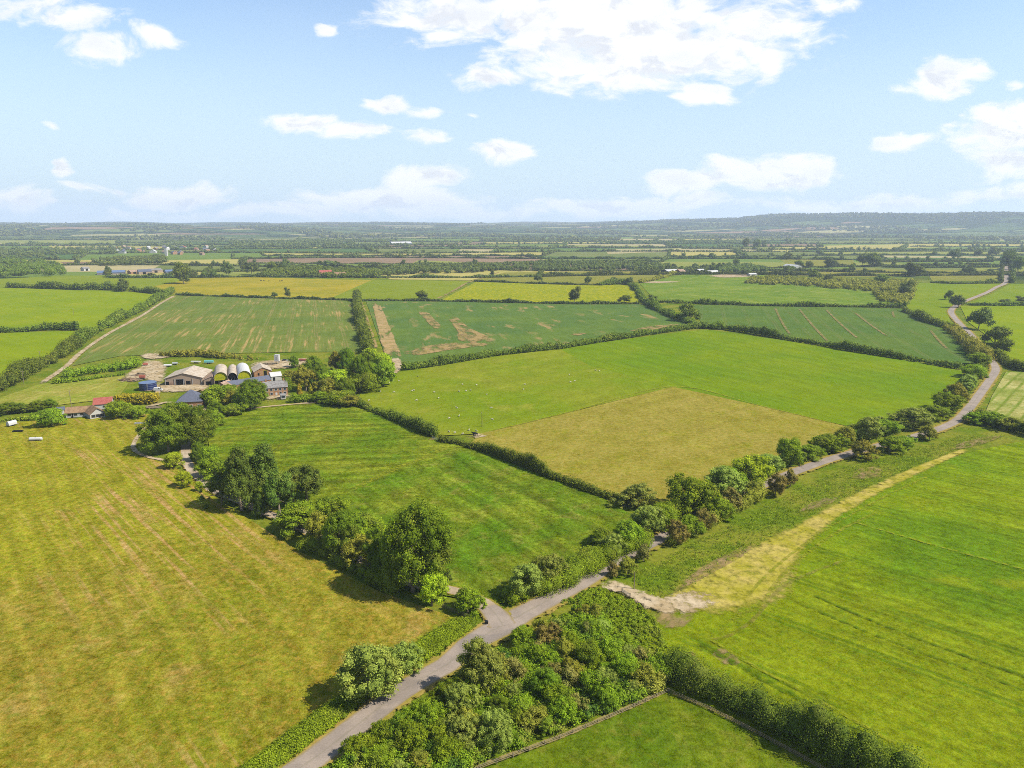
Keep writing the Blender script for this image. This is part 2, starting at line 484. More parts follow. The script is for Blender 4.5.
def build_ground():
    m, T = new_mat('countryside')
    pos = T.n('ShaderNodeNewGeometry').outputs['Position']
    s = T.n('ShaderNodeSeparateXYZ', ins={0: pos})
    v1 = T.vmath('MULTIPLY', rot_vec(T, pos, .25), (1 / 620, 1 / 330, 0))
    vo = T.n('ShaderNodeTexVoronoi', ins={'Vector': v1, 'Scale': 1.0, 'Randomness': .85})
    cr = T.n('ShaderNodeSeparateColor', ins={0: vo.outputs['Color']})
    a = T.mix(T.ramp(cr.outputs[0], 0, 1), D(86, 112, 52), D(134, 146, 78))
    a = T.mix(T.ramp(cr.outputs[1], .74, .78), a, D(190, 182, 120))
    a = T.mix(T.ramp(cr.outputs[2], .88, .90), a, D(168, 140, 110))
    ed = T.n('ShaderNodeTexVoronoi', feature='DISTANCE_TO_EDGE', ins={'Vector': v1, 'Scale': 1.0, 'Randomness': .85}).outputs['Distance']
    edn = T.math('ADD', ed, T.math('MULTIPLY', T.math('SUBTRACT', T.noise(pos, 1 / 60, 3), .5), .09))
    a = T.mix(T.ramp(edn, .03, .06, 1, 0), a, D(52, 72, 34))
    wood = T.noise(T.vmath('MULTIPLY', pos, (1, 1.7, 0)), 1 / 520, 5, .62)
    hi = T.ramp(s.outputs[2], 60, 150, 0, .15, False)
    a = T.mix(T.ramp(T.math('ADD', wood, hi), .5, .56), a, D(50, 70, 34))
    fine = T.noise(pos, 1 / 26, 5, .7)
    g = T.ramp(fine, .25, .75, .6, 1.4, False)
    a = T.mix(1.0, a, T.n('ShaderNodeCombineColor', ins={0: g, 1: g, 2: g}).outputs[0], 'MULTIPLY')
    # near the road and farm the open ground is rough grass
    r = T.vmath('LENGTH', T.vmath('MULTIPLY', pos, (1, 1, 0)))
    n1 = T.noise(pos, .05, 5, .6); n2 = T.noise(pos, .6, 6, .75)
    grass = T.mix(T.ramp(n1, .38, .62), D(112, 136, 26), D(150, 152, 50))
    g2 = T.ramp(n2, .25, .75, .5, 1.45, False)
    grass = T.mix(1.0, grass, T.n('ShaderNodeCombineColor', ins={0: g2, 1: g2, 2: g2}).outputs[0], 'MULTIPLY')
    a = T.mix(T.ramp(r, 1300, 1700), grass, a)
    finish(T, a, .95, .0, n2, .8, .3)
    # polar sheet
    rad = np.concatenate([[0.0], np.geomspace(40, 4600, 26), np.linspace(4800, 14500, 90)])
    nseg = 360
    th = np.linspace(0, 2 * np.pi, nseg, endpoint=False)
    rr, tt = np.meshgrid(rad[1:], th, indexing='ij')
    X = rr * np.sin(tt); Y = rr * np.cos(tt); Z = np.where(Y > 0, terrain_h(X, Y), 0) - 0.25
    V = np.concatenate([[[0, 0, -.25]], np.stack([X, Y, Z], -1).reshape(-1, 3)])
    F = []; n = len(rad) - 1
    idx = np.arange(nseg); nx = (idx + 1) % nseg
    for i in range(n - 1):
        a0 = 1 + i * nseg; b0 = a0 + nseg
        F.append(np.stack([a0 + idx, b0 + idx, b0 + nx, a0 + nx], -1))
    F = np.concatenate(F)[:, ::-1]
    Ft = np.stack([np.zeros(nseg, int), 1 + nx, 1 + idx], -1)
    me = np_mesh('ground', V, F, Ft, m)
    for p in (me,):
        sm = np.ones(len(p.polygons), dtype=bool); p.polygons.foreach_set('use_smooth', sm)
    me.update()
    if me.polygons[0].normal.z < 0: me.flip_normals()
    o = bpy.data.objects.new('ground', me); link(o); o['kind'] = 'structure'
    # haze
    mh, T = new_mat('haze')
    pv = T.n('ShaderNodeVolumePrincipled', ins={'Color': (.62, .72, .92, 1), 'Density': HAZE, 'Anisotropy': .1})
    o_ = T.n('ShaderNodeOutputMaterial'); T.t.links.new(pv.outputs[0], o_.inputs['Volume'])
    b = MB().box(-15200, 15200, -15200, 15200, -1.3, 420)
    hz = b.build('haze', mh); hz['kind'] = 'stuff'; hz['label'] = 'pale blue summer haze over the plain'; hz['category'] = 'haze'


HAZE = 7.2e-5
build_ground()
#@@FIELDS
# ------------------------------------------------------------------ fields
LZ = [0.0]


def field(pts, mat, label, lift=0.02):
    LZ[0] += .004
    return poly_area('field', pts, round(lift + LZ[0], 4), mat, label)


G = {}
G['meadow'] = field_mat('dry_meadow', (170, 154, 50), (150, 150, 34), (186, 158, 76), line=((60, 768), (10, 560)), streak=.13, period=2.2,
                        zone=((120, 560), (100, 500), 22, (164, 162, 36)), fine=.30, patch=48, wear=((206, 166, 100), .48, .64, ((280, 760), (100, 540), 2.0, 80)), band=(7.5, .10), bumpd=.3)
G['rows_up'] = field_mat('mown_grass_rows', (108, 138, 20), (146, 152, 38), (92, 126, 18), line=((215, 440), (420, 433)), streak=.34, period=4.5, fine=.36, patch=25, band=(9, .17), bumpd=.35)
G['rows_dn'] = field_mat('rough_grass_rows', (98, 134, 18), (136, 146, 34), (148, 146, 56), line=((480, 447), (620, 512)), streak=.42, period=4.0, fine=.36, patch=25, band=(10, .15), bumpd=.35)
G['central'] = field_mat('bright_pasture', (130, 154, 24), (150, 158, 40), (162, 164, 54), line=((480, 432), (673, 387)), streak=.10, period=5, fine=.16, patch=70, yellow=((205, 190, 40), .66, .4))
G['central_r'] = field_mat('bright_pasture_mown', (118, 150, 12), (138, 158, 20), None, line=((900, 415), (640, 352)), streak=.12, period=4, fine=.14, patch=80, band=(14, .04))
G['tan'] = field_mat('dry_pasture', (164, 154, 56), (172, 158, 68), (156, 154, 40), line=((480, 432), (673, 387)), streak=.10, period=5, fine=.22, patch=30, yellow=((190, 178, 50), .62, .5))
G['right'] = field_mat('young_crop', (110, 144, 2), (140, 158, 10), (150, 160, 26), line=((700, 560), (1000, 660)), streak=.28, period=3.2, tram=(24, .9, .6, (88, 120, 4)), fine=.26, patch=55,
                       zone=((800, 560), (700, 640), 34, (142, 154, 22)), bumpd=.2)
G['paddock'] = field_mat('paddock_grass', (102, 128, 14), (130, 144, 28), (146, 146, 50), fine=.28, patch=16, bumpd=.25)
G['crop_l'] = field_mat('drilled_crop', (118, 138, 58), (134, 144, 62), None, line=((270, 345), (285, 300)), streak=.16, period=3.5, tram=(24, .9, .55, (170, 150, 96)), fine=.15, patch=90,
                        wear=((204, 172, 108), .51, .64, ((270, 345), (285, 300), 3.4, 85)))
G['crop_m'] = field_mat('dark_crop', (100, 130, 62), (116, 140, 58), None, line=((540, 350), (480, 303)), streak=.10, period=4, fine=.14, patch=80,
                        wear=((186, 160, 104), .54, .66, ((540, 350), (480, 303), 14, 50)))
G['crop_r'] = field_mat('dark_crop_lines', (98, 128, 56), (112, 136, 54), None, line=((800, 305), (840, 340)), streak=.12, period=4, fine=.14, patch=80, tram=(24, 1.0, .3, (150, 138, 88)))
G['crop_f'] = field_mat('light_crop', (116, 146, 42), (138, 158, 52), (168, 172, 80), line=((700, 290), (880, 300)), streak=.2, period=7, fine=.14, patch=60)
G['lime'] = field_mat('lime_pasture', (140, 162, 8), (154, 170, 18), (164, 170, 36), line=((0, 300), (120, 320)), streak=.08, period=6, fine=.10, patch=80)
G['lime_r'] = field_mat('lime_ley', (130, 154, 14), (146, 162, 30), None, line=((990, 320), (1060, 340)), streak=.08, period=6, fine=.12, patch=80)
G['yellow'] = field_mat('buttercup_meadow', (188, 170, 46), (164, 158, 40), (200, 176, 60), line=((170, 290), (330, 290)), streak=.14, period=10, fine=.16, patch=90)
G['green'] = field_mat('mid_green_ley', (138, 154, 32), (148, 160, 38), None, line=((370, 298), (470, 284)), streak=.1, period=8, fine=.12, patch=90)
G['flower'] = field_mat('flowering_ley', (150, 162, 24), (164, 168, 28), None, fine=.16, patch=60, yellow=((214, 198, 20), .52, .9))
G['olive'] = field_mat('olive_pasture', (144, 146, 56), (160, 154, 66), (128, 140, 44), fine=.2, patch=70)
G['straw'] = field_mat('mown_hay_rows', (146, 160, 60), (132, 154, 48), None, line=((990, 405), (1020, 378)), streak=.25, period=3, tram=(6.5, 2.0, .95, (206, 196, 120)), fine=.2, patch=30)
G['hay'] = field_mat('hay_paddock', (176, 170, 74), (150, 162, 50), (192, 180, 96), line=((60, 400), (110, 380)), streak=.22, period=5, fine=.2, patch=28)
G['brown'] = field_mat('ploughed_soil', (158, 132, 104), (170, 144, 114), None, line=((400, 258), (520, 260)), streak=.15, period=12, fine=.1, patch=120)
G['sand'] = field_mat('pale_stubble', (206, 190, 138), (188, 178, 120), None, fine=.1, patch=120)
G['wheat'] = field_mat('ripening_wheat', (204, 190, 108), (190, 182, 96), None, fine=.1, patch=120)
G['fg1'] = field_mat('plain_green', (118, 144, 60), (130, 152, 66), None, fine=.1, patch=150)
G['fg2'] = field_mat('plain_dark_green', (88, 120, 58), (102, 130, 62), None, fine=.1, patch=150)
G['fg3'] = field_mat('plain_yellow_green', (152, 160, 72), (166, 168, 82), None, fine=.1, patch=150)
G['fg4'] = field_mat('plain_olive', (138, 146, 76), (122, 136, 66), None, fine=.1, patch=150)

# distant patchwork: rows of fields with shared borders
rows = [276.5, 271.5, 267, 263, 259.3, 255.8, 252.5, 249.6, 247, 244.6, 242.5, 240.6, 238.9, 237.4, 236.0]
def row_y(i, x):
    gap = rows[i] - rows[min(i + 1, len(rows) - 1)] if i < len(rows) - 1 else 1.2
    return rows[i] + gap * .30 * math.sin(x / 170.0 + i * 2.1) + gap * .16 * math.sin(x / 61.0 + i * 4.4)
patch_edges = []
pal = ['fg1'] * 4 + ['fg2'] * 3 + ['fg3'] * 3 + ['fg4'] * 3 + ['wheat'] * 2 + ['brown'] + ['sand']
rr_ = random.Random(21)
fi = 0
for i in range(len(rows) - 1):
    x = -420 + rr_.uniform(-40, 40); slant0 = rr_.uniform(-14, 14)
    while x < 1440:
        w_ = rr_.uniform(70, 190) * (1 if i > 3 else 1.3); x2 = x + w_; slant1 = rr_.uniform(-14, 14)
        b = [(x + (x2 - x) * t / 4, row_y(i, x + (x2 - x) * t / 4)) for t in range(5)]
        xa, xb = x + slant0, x2 + slant1
        t_ = [(xb + (xa - xb) * t / 4, row_y(i + 1, xb + (xa - xb) * t / 4)) for t in range(5)]
        mname = rr_.choice(pal)
        o = poly_area('field', b + t_, .01 + .002 * (i % 3), G[mname], None)
        patch_edges.append((i, 'b', b)); patch_edges.append((i, 's', [(x2, row_y(i, x2)), (xb, row_y(i + 1, xb))]))
        x = x2; slant0 = slant1; fi += 1

extra = [
    ('brown', [(357, 259), (368, 256), (533, 256), (551, 263), (470, 263), (445, 261)], 'long brown ploughed field across the middle distance'),
    ('brown', [(373, 246), (484, 241.6), (481, 244.5), (419, 247.5), (375, 248.5)], 'pinkish ploughed strip below the distant hangar'),
    ('sand', [(451, 254), (463, 248.3), (495, 248), (489, 253)], 'pale tan four-sided field above the long brown field'),
    ('sand', [(440, 232.5), (512, 231), (638, 229.7), (637, 232), (542, 233.5), (450, 234)], 'thin pale sandy strip far off in the haze'),
    ('sand', [(605, 249), (760, 248), (762, 250.5), (644, 252.5), (608, 254)], 'pale brown strip running right from the middle'),
    ('wheat', [(775, 246.5), (860, 245), (1060, 241.5), (1060, 245), (900, 248), (803, 250)], 'long pale yellow wheat field on the right plain'),
    ('olive', [(748, 269.5), (870, 268.2), (905, 270), (912, 276), (860, 277), (800, 276)], 'tan rough field behind the scrub belt'),
    ('olive', [(926, 269.4), (1000, 270.3), (998, 281), (932, 281)], 'square olive field beside the far lane'),
    ('fg1', [(879, 260.6), (1000, 260.6), (998, 266), (926, 266.8)], 'narrow bright green field with a dark hedge below'),
    ('wheat', [(844, 234.6), (1040, 236), (1040, 238.6), (844, 238)], 'farthest yellow field under the wooded hills'),
    ('sand', [(882, 255.5), (1000, 256.5), (1000, 258.2), (884, 257.5)], 'thin tan strip on the right plain'),
    ('brown', [(60, 262), (125, 261.5), (125, 263.5), (64, 264)], 'thin brown strip left of the village'),
    ('olive', [(780, 259.5), (853, 259), (856, 266), (790, 267)], 'tan paddock with round trees along its edge'),
    ('fg3', [(700, 247), (640, 246), (560, 245), (520, 246.5), (600, 248)], 'pale green strip in the distance'),
    ('sand', [(0, 237.5), (60, 238), (130, 236.2), (60, 235.6), (0, 236)], 'pale field on the left rise'),
    ('sand', [(178, 233.6), (300, 232.2), (300, 234), (178, 236)], 'pale stubble on the far rise'),
]
for mname, pts, lab in extra:
    LZ[0] += .004
    poly_area('field', pts, .03 + LZ[0], G[mname], lab)

field([(-260, 291), (-260, 280), (0, 279), (60, 275.5), (172, 276), (184, 277), (176, 283), (150, 289), (60, 290)], G['green'], 'green strip field left of the big lone tree')
field([(130, 291), (176, 282), (195, 276.5), (262, 277.5), (330, 279.5), (372, 280), (330, 298.5), (256, 297), (175, 294)], G['yellow'], 'yellow meadow stretching behind the striped crop')
field([(330, 298.5), (372, 280), (470, 281), (437, 300.5), (400, 300)], G['green'], 'green meadow with one round dark tree')
field([(440, 300.8), (476, 282), (560, 284), (630, 285.5), (641, 302.5), (560, 303)], G['flower'], 'bright yellow-flowering meadow in the middle distance')
field([(470, 280.5), (505, 272.5), (600, 271.5), (668, 272.5), (672, 275), (640, 281), (628, 284.5), (540, 283)], G['olive'], 'pale olive meadow behind the yellow-flowering one')
field([(470, 280.5), (392, 279.5), (380, 276), (400, 273.5), (480, 272.5), (497, 274)], G['wheat'], 'thin pale strip beside the woodland')
field([(640, 284), (690, 273), (760, 274), (800, 283), (875, 291), (902, 304), (830, 305.5), (760, 304.5), (700, 303), (655, 300)], G['crop_f'], 'light green crop with pale swirls on the right')
field([(705, 328), (690, 305), (760, 305.5), (860, 307), (905, 309), (932, 322), (958, 333), (972, 350), (975, 366), (960, 364), (850, 348), (760, 331)], G['crop_r'], 'dark green crop with pale wheel lines')
field([(366, 301), (440, 301.5), (560, 304.5), (640, 304.5), (650, 308), (688, 324), (690, 327), (620, 337), (500, 352), (402, 366), (392, 368), (384, 352)], G['crop_m'], 'dark green crop with bare tan patches in the centre')
field([(176, 295.5), (256, 298), (356, 300.5), (361, 325), (366, 352), (300, 352), (200, 354), (120, 356), (72, 366), (90, 348), (130, 320)], G['crop_l'], 'green drilled crop with tan stripes behind the farm')
field([(-420, 334), (-420, 286), (0, 288), (120, 291), (160, 295), (168, 296), (140, 310), (105, 326), (70, 330), (0, 331)], G['lime'], 'upper lime green pasture at the left edge')
field([(-420, 390), (-420, 336), (0, 333), (74, 331), (60, 352), (22, 373), (0, 383)], G['lime'], 'lower lime green pasture at the left edge')
field([(-420, 430), (-300, 392), (0, 398), (40, 384), (70, 381), (124, 376), (128, 384), (118, 398), (60, 405), (0, 409)], G['hay'], 'small pale hay paddock behind the bungalow')
field([(905, 309), (914, 296), (916, 283), (1000, 284), (990, 292), (966, 302), (948, 308), (950, 322), (934, 320)], G['lime_r'], 'green field inside the bend of the far lane')
field([(970, 303), (992, 294), (1010, 284), (1180, 283), (1180, 303)], G['lime_r'], 'green field right of the far lane')
field([(960, 306), (1180, 305), (1180, 372), (1024, 368), (1004, 356), (990, 338), (968, 322)], G['lime'], 'bright lime pasture at the right edge')
field([(1006, 372), (1180, 374), (1180, 470), (1024, 430), (984, 416), (992, 396)], G['straw'], 'hay field with pale mown rows at the right edge')
field([(355, 402), (362, 392), (400, 372), (440, 366), (500, 356), (560, 349), (620, 340), (690, 331), (712, 330), (735, 334), (800, 343), (900, 359), (962, 371), (962, 385), (950, 398), (925, 412), (890, 420), (846, 426), (673, 387), (480, 434), (436, 436), (395, 418)], G['central'], 'big bright green sheep pasture')
field([(560, 349), (620, 340), (690, 331), (712, 330), (735, 334), (800, 343), (900, 359), (962, 371), (962, 385), (950, 398), (925, 412), (890, 420), (846, 426), (760, 406), (673, 387), (590, 366)], G['central_r'], 'smooth mown right half of the sheep pasture')
field([(480, 434), (560, 415), (673, 387), (760, 406), (848, 427), (830, 446), (790, 462), (740, 482), (690, 505), (650, 512), (622, 500), (560, 478), (520, 462), (470, 444)], G['tan'], 'dry tan pasture in the middle')
field([(205, 425), (212, 412), (248, 408.5), (330, 402), (345, 404), (395, 420), (436, 440), (470, 447), (405, 470), (345, 494), (318, 520), (260, 502), (214, 470)], G['rows_up'], 'striped green field below the farm')
field([(318, 520), (345, 494), (405, 470), (440, 456), (470, 447), (520, 466), (600, 497), (640, 520), (650, 535), (600, 560), (560, 580), (530, 596), (506, 604), (470, 600), (410, 590), (350, 552)], G['rows_dn'], 'rough green field beside the lane junction')
field([(-900, 460), (-500, 436), (0, 424), (60, 419), (118, 417), (150, 414), (150, 430), (136, 440), (132, 450), (146, 458), (166, 463), (190, 476), (212, 494), (240, 514), (300, 552), (380, 592), (455, 618), (400, 660), (345, 700), (250, 768), (60, 1000), (-900, 1100)], G['meadow'], 'golden green hay meadow in the left foreground')
field([(600, 1000), (760, 800), (690, 755), (668, 741), (640, 700), (645, 660), (640, 632), (660, 612), (720, 578), (800, 530), (870, 491), (930, 466), (970, 452), (1024, 441), (1180, 470), (1900, 640), (1600, 1100)], G['right'], 'large vivid green crop in the right foreground')
field([(380, 880), (470, 776), (560, 740), (668, 694), (750, 730), (822, 772), (900, 830), (800, 1000)], G['paddock'], 'small fenced paddock at the bottom edge')
field([(300, 800), (350, 764), (368, 757), (400, 768), (380, 800)], G['paddock'], 'scrap of fenced paddock by the lane at the bottom')
#@@MARKS
# ------------------------------------------------------------------ roads, tracks, worn ground
def road_mat():
    m, T = new_mat('weathered_tarmac')
    pos = T.n('ShaderNodeNewGeometry').outputs['Position']
    a = T.noise(pos, .15, 5, .6); b = T.noise(pos, 2.5, 5, .7)
    col = T.mix(T.ramp(a, .35, .65), D(172, 156, 140), D(190, 172, 154))
    ac = T.math('ABSOLUTE', T.n('ShaderNodeAttribute', attribute_name='across').outputs['Fac'])
    wob = T.math('ADD', ac, T.math('MULTIPLY', T.math('SUBTRACT', T.noise(pos, .25, 5, .7), .5), .35))
    col = T.mix(T.ramp(wob, .12, .0, 0, .35), col, D(146, 138, 108))        # moss and grit down the middle
    col = T.mix(T.ramp(wob, .78, .98, 0, .75), col, D(170, 148, 96))        # dusty broken edges
    col = T.mix(T.ramp(T.noise(pos, .06, 3, .5), .56, .60, 0, .4), col, D(142, 132, 124))   # darker repairs
    g = T.ramp(b, .3, .7, .84, 1.16, False)
    col = T.mix(1.0, col, T.n('ShaderNodeCombineColor', ins={0: g, 1: g, 2: g}).outputs[0], 'MULTIPLY')
    finish(T, col, .85, .2, b, .3, .02)
    return m


def patch(name, pts, z, mat, label):
    # ragged-edged ground patch: star-shaped polygon with a soft rim
    z += MZ
    g = [P(*p) for p in pts]
    sm = catmull([(p.x, p.y) for p in g + [g[0]]], 3.0)[:-1]
    c = np.mean(np.array(sm), 0); n = len(sm)
    V = [(c[0], c[1], z)]; E = [1.0]
    for k, e in ((.72, 1.0), (1.0, 0.0)):
        for p in sm: V.append((c[0] + (p[0] - c[0]) * k, c[1] + (p[1] - c[1]) * k, z)); E.append(e)
    F = [(0, 1 + i, 1 + (i + 1) % n) for i in range(n)] + [(1 + i, 1 + n + i, 1 + n + (i + 1) % n, 1 + (i + 1) % n) for i in range(n)]
    me = bpy.data.meshes.new(name); me.from_pydata(V, [], F); me.update()
    if me.polygons[0].normal.z < 0: me.flip_normals()
    at = me.attributes.new('edge', 'FLOAT', 'POINT'); at.data.foreach_set('value', E)
    me.materials.append(mat)
    o = bpy.data.objects.new(name, me); link(o); o['kind'] = 'structure'; o['label'] = label
    return o


M_road = road_mat()
M_drive = ragged_mat('pale_drive_gravel', (216, 196, 168), (196, 174, 142), 1.5, .5, .3)
M_dirt = ragged_mat('pale_farm_track', (228, 206, 170), (200, 174, 130), .75, .5, .55)
M_verge = ragged_mat('dry_verge', (190, 164, 88), (166, 154, 62), .8, .45, .2)
M_bare = ragged_mat('bare_earth', (192, 160, 118), (174, 152, 92), .40, .40, .8, stretch=((680, 590), (760, 545), 3))
M_straw = ragged_mat('yellowed_crop', (218, 196, 104), (190, 180, 60), 1.15, .35, .9)
M_tanp = ragged_mat('thin_crop_soil', (196, 164, 112), (172, 154, 92), .40, .12, .5, stretch=((540, 350), (480, 303), 2.5))
M_rut = ragged_mat('faint_ruts', (176, 166, 84), (160, 150, 60), .45, .5, .9, fine=.2)
M_line = ragged_mat('thin_wheel_line', (180, 156, 104), (150, 146, 80), .85, .35, .8)
M_headl = ragged_mat('bare_headland', (204, 172, 122), (176, 156, 96), .45, .10, .3, stretch=((384, 352), (372, 303), 5))
M_dark = ragged_mat('dark_wheelings', (88, 118, 6), (96, 124, 8), .5, .6, .9)
M_light = ragged_mat('light_wheelings', (176, 178, 52), (158, 164, 40), .45, .6, .8)
M_lush = ragged_mat('lush_strip', (104, 146, 30), (122, 156, 40), .6, .3, .2)
M_fencep = ragged_mat('trodden_path', (186, 166, 100), (160, 150, 66), .6, .8, .6)

lane = [(240, 812, 5), (318, 757, 6), (402, 692, 6), (447, 666, 6), (468, 647, 6.4), (500, 628, 8), (526, 613, 7), (558, 596, 6.4), (582, 582, 7), (597, 573, 6.4), (610, 564, 5.4), (633, 553, 5), (655, 542, 5), (672, 533, 5), (700, 518, 5), (732, 500, 5), (764, 485, 5),
        (801, 470, 5), (827, 461, 5), (850, 454, 5), (880, 446, 5), (914, 437, 5), (940, 429, 5), (957, 421, 5), (968, 410, 5), (978, 397, 5), (988, 383, 5), (995.5, 371, 5), (993, 363, 5), (985, 354, 5), (974, 338, 5), (958, 322, 5.5), (951, 312, 6), (956, 306, 6), (966, 301, 6), (986, 293, 6), (997, 287, 6), (1005, 283, 7), (1006.5, 274, 7), (1006, 266, 7), (1004, 260, 7)]
ribbon('verge', [(x, y, w + 3.6) for x, y, w in lane], 8, .085, M_verge, 'dry straw coloured verge along the lane', step=5)
ribbon('road', lane, 5, .10, M_road, 'narrow weathered country lane', step=5, fade=False)
side = [(503, 626, 6), (494, 614, 6), (482, 604, 4.4), (464, 595, 3.2), (446, 590, 3), (420, 586, 3), (385, 574, 3), (340, 550, 3), (300, 528, 3), (275, 517, 3), (255, 509, 3), (240, 502, 3), (212, 490, 3), (202, 481, 3.2), (192, 471, 3.2), (186.5, 460, 3.2), (186, 445, 3.2), (188, 432, 3), (197, 420, 3), (206, 411, 4), (207, 400, 4), (204, 392, 5)]
ribbon('verge', [(x, y, w + 2) for x, y, w in side], 5, .11, M_verge, 'dry edges of the farm drive', step=4)
ribbon('road', [(503, 627, 7), (496, 616, 6.4), (488, 608.5, 5.2), (483, 604.5, 4.6)], 5, .118, M_road, 'tarmac mouth of the farm drive at the crossroads', step=3, fade=False)
ribbon('drive', [(x, y, w + .6) for x, y, w in [(487, 608, 4.4)] + side[2:]], 3, .122, M_drive, 'pale farm drive behind the tree row', step=4, fade=False)
ribbon('track', [(186, 466), (165, 461), (146, 457), (134, 450), (136, 440), (144, 431), (148, 425)], 2.6, .13, M_dirt, 'curved gravel track into the golden meadow')
ribbon('track', [(206, 411), (224, 413), (247, 409.3), (286, 405.3), (327, 402), (340, 400)], 3.2, .135, M_dirt, 'pale track along the top of the striped field')
ribbon('track', [(345, 399), (351, 395), (368, 385), (391, 375, 6), (398, 366, 8), (394, 358, 9)], 5, .14, M_dirt, 'curving farm track round the garden wood')
ribbon('track', [(40, 385), (47, 380), (67, 366), (82, 352), (110, 333), (140, 317), (160, 304), (174, 296)], 5, .14, M_dirt, 'bare track along the edge of the striped crop', step=8)
ribbon('track', [(600, 583, 7), (612, 586, 7), (628, 592, 6), (645, 600, 8), (665, 607, 10), (692, 602, 12), (715, 596, 9)], 6, .145, M_dirt, 'gravel field entrance off the lane')
# yard
patch('yard', [(138, 391), (136, 386), (160, 383.5), (190, 383), (214, 383), (220, 389), (214, 394), (190, 392.5), (165, 393)], .15, M_dirt, 'dusty concrete yard in front of the barn')
ribbon('yard', [(207, 388, 9), (208, 396, 8), (209, 404, 7), (207, 413, 5)], 10, .154, M_dirt, 'yard entrance beside the slate roofed house')
patch('yard', [(118, 384), (124, 374), (138, 367), (146, 360), (160, 360), (168, 366), (163, 384), (140, 380)], .157, M_dirt, 'bare ground left of the barn')
patch('yard', [(138, 357), (146, 353.5), (166, 354.5), (172, 357.5), (150, 360)], .16, M_dirt, 'bare gateway behind the barn')
patch('yard', [(246, 367), (256, 361.5), (286, 359.5), (308, 358), (312, 362), (296, 368), (270, 370)], .163, M_dirt, 'bare stack yard behind the brick barn')
patch('yard', [(222, 398), (226, 388), (262, 382), (290, 392), (292, 399), (262, 402), (240, 401)], .166, M_dirt, 'pale yard in front of the farmhouse')
ribbon('track', [(155, 404, 4), (158, 392, 4), (162, 388, 5)], 4, .169, M_dirt, 'path beside the clipped yellow hedge')
ribbon('track', [(130, 408, 4), (148, 407, 5), (165, 403, 5), (178, 404, 4)], 4, .172, M_dirt, 'pale path to the slate roofed house')
# worn ground round the right field
ribbon('worn_strip', [(662, 607, 8), (684, 603, 12), (712, 596, 22), (742, 581, 28), (764, 562, 20), (795, 538, 11), (835, 512, 7), (880, 488, 6), (930, 465, 5), (966, 450, 3)], 10, .10, M_straw, 'yellowed headland of the vivid crop')
patch('worn_strip', [(668, 596), (690, 574), (725, 554), (760, 541), (752, 553), (722, 570), (690, 588)], .13, M_bare, 'pinkish bare strip near the field entrance')
patch('worn_strip', [(796, 514), (806, 504), (828, 497), (842, 497), (830, 506), (812, 512)], .131, M_bare, 'small bare patch halfway up the verge')
patch('worn_strip', [(848, 479), (856, 470), (874, 466), (886, 470), (880, 478), (862, 481)], .133, M_bare, 'bare patch beside the second bush gap')
patch('worn_strip', [(944, 452), (958, 443), (985, 437), (1004, 435), (996, 441), (970, 449)], .136, M_bare, 'bare patch near the hay field corner')
patch('worn_strip', [(646, 618), (662, 604), (690, 606), (700, 618), (684, 630), (662, 632)], .134, M_bare, 'trodden patch inside the field entrance')
patch('worn_strip', [(708, 656), (716, 648), (732, 652), (744, 666), (726, 668)], .135, M_bare, 'pale patch above the dark hedge')
for k, (pts, w_, mt, lab) in enumerate([
    ([(692, 640), (720, 640), (752, 622), (780, 590), (815, 572), (850, 560)], 1.0, M_rut, 'broken tan wheel mark curving into the crop'),
    ([(720, 626), (760, 606), (775, 585), (800, 560), (842, 530), (880, 512)], 1.1, M_light, 'pale wheel mark along the headland'),
    ([(745, 600), (763, 580), (790, 556), (830, 528), (880, 500), (930, 476)], .9, M_light, 'second pale wheel mark along the headland'),
    ([(690, 637), (740, 668), (800, 700), (860, 735), (930, 775)], 1.6, M_dark, 'dark tramline near the lower hedge'),
    ([(700, 634), (750, 665), (812, 698), (872, 732), (945, 775)], .9, M_light, 'pale tramline near the lower hedge'),
    ([(800, 590), (880, 625), (960, 655), (1060, 690)], 1.0, M_dark, 'long dark tramline in the middle of the crop'),
    ([(845, 520), (930, 545), (1060, 580)], 1.0, M_light, 'faint pale tramline high in the crop'),
    ([(790, 600), (870, 634), (950, 664), (1050, 700)], 1.0, M_dark, 'second long dark tramline in the crop')]):
    ribbon('wheel_mark', pts, w_ * 1.6, .15 + k * .003, mt, lab, step=3)
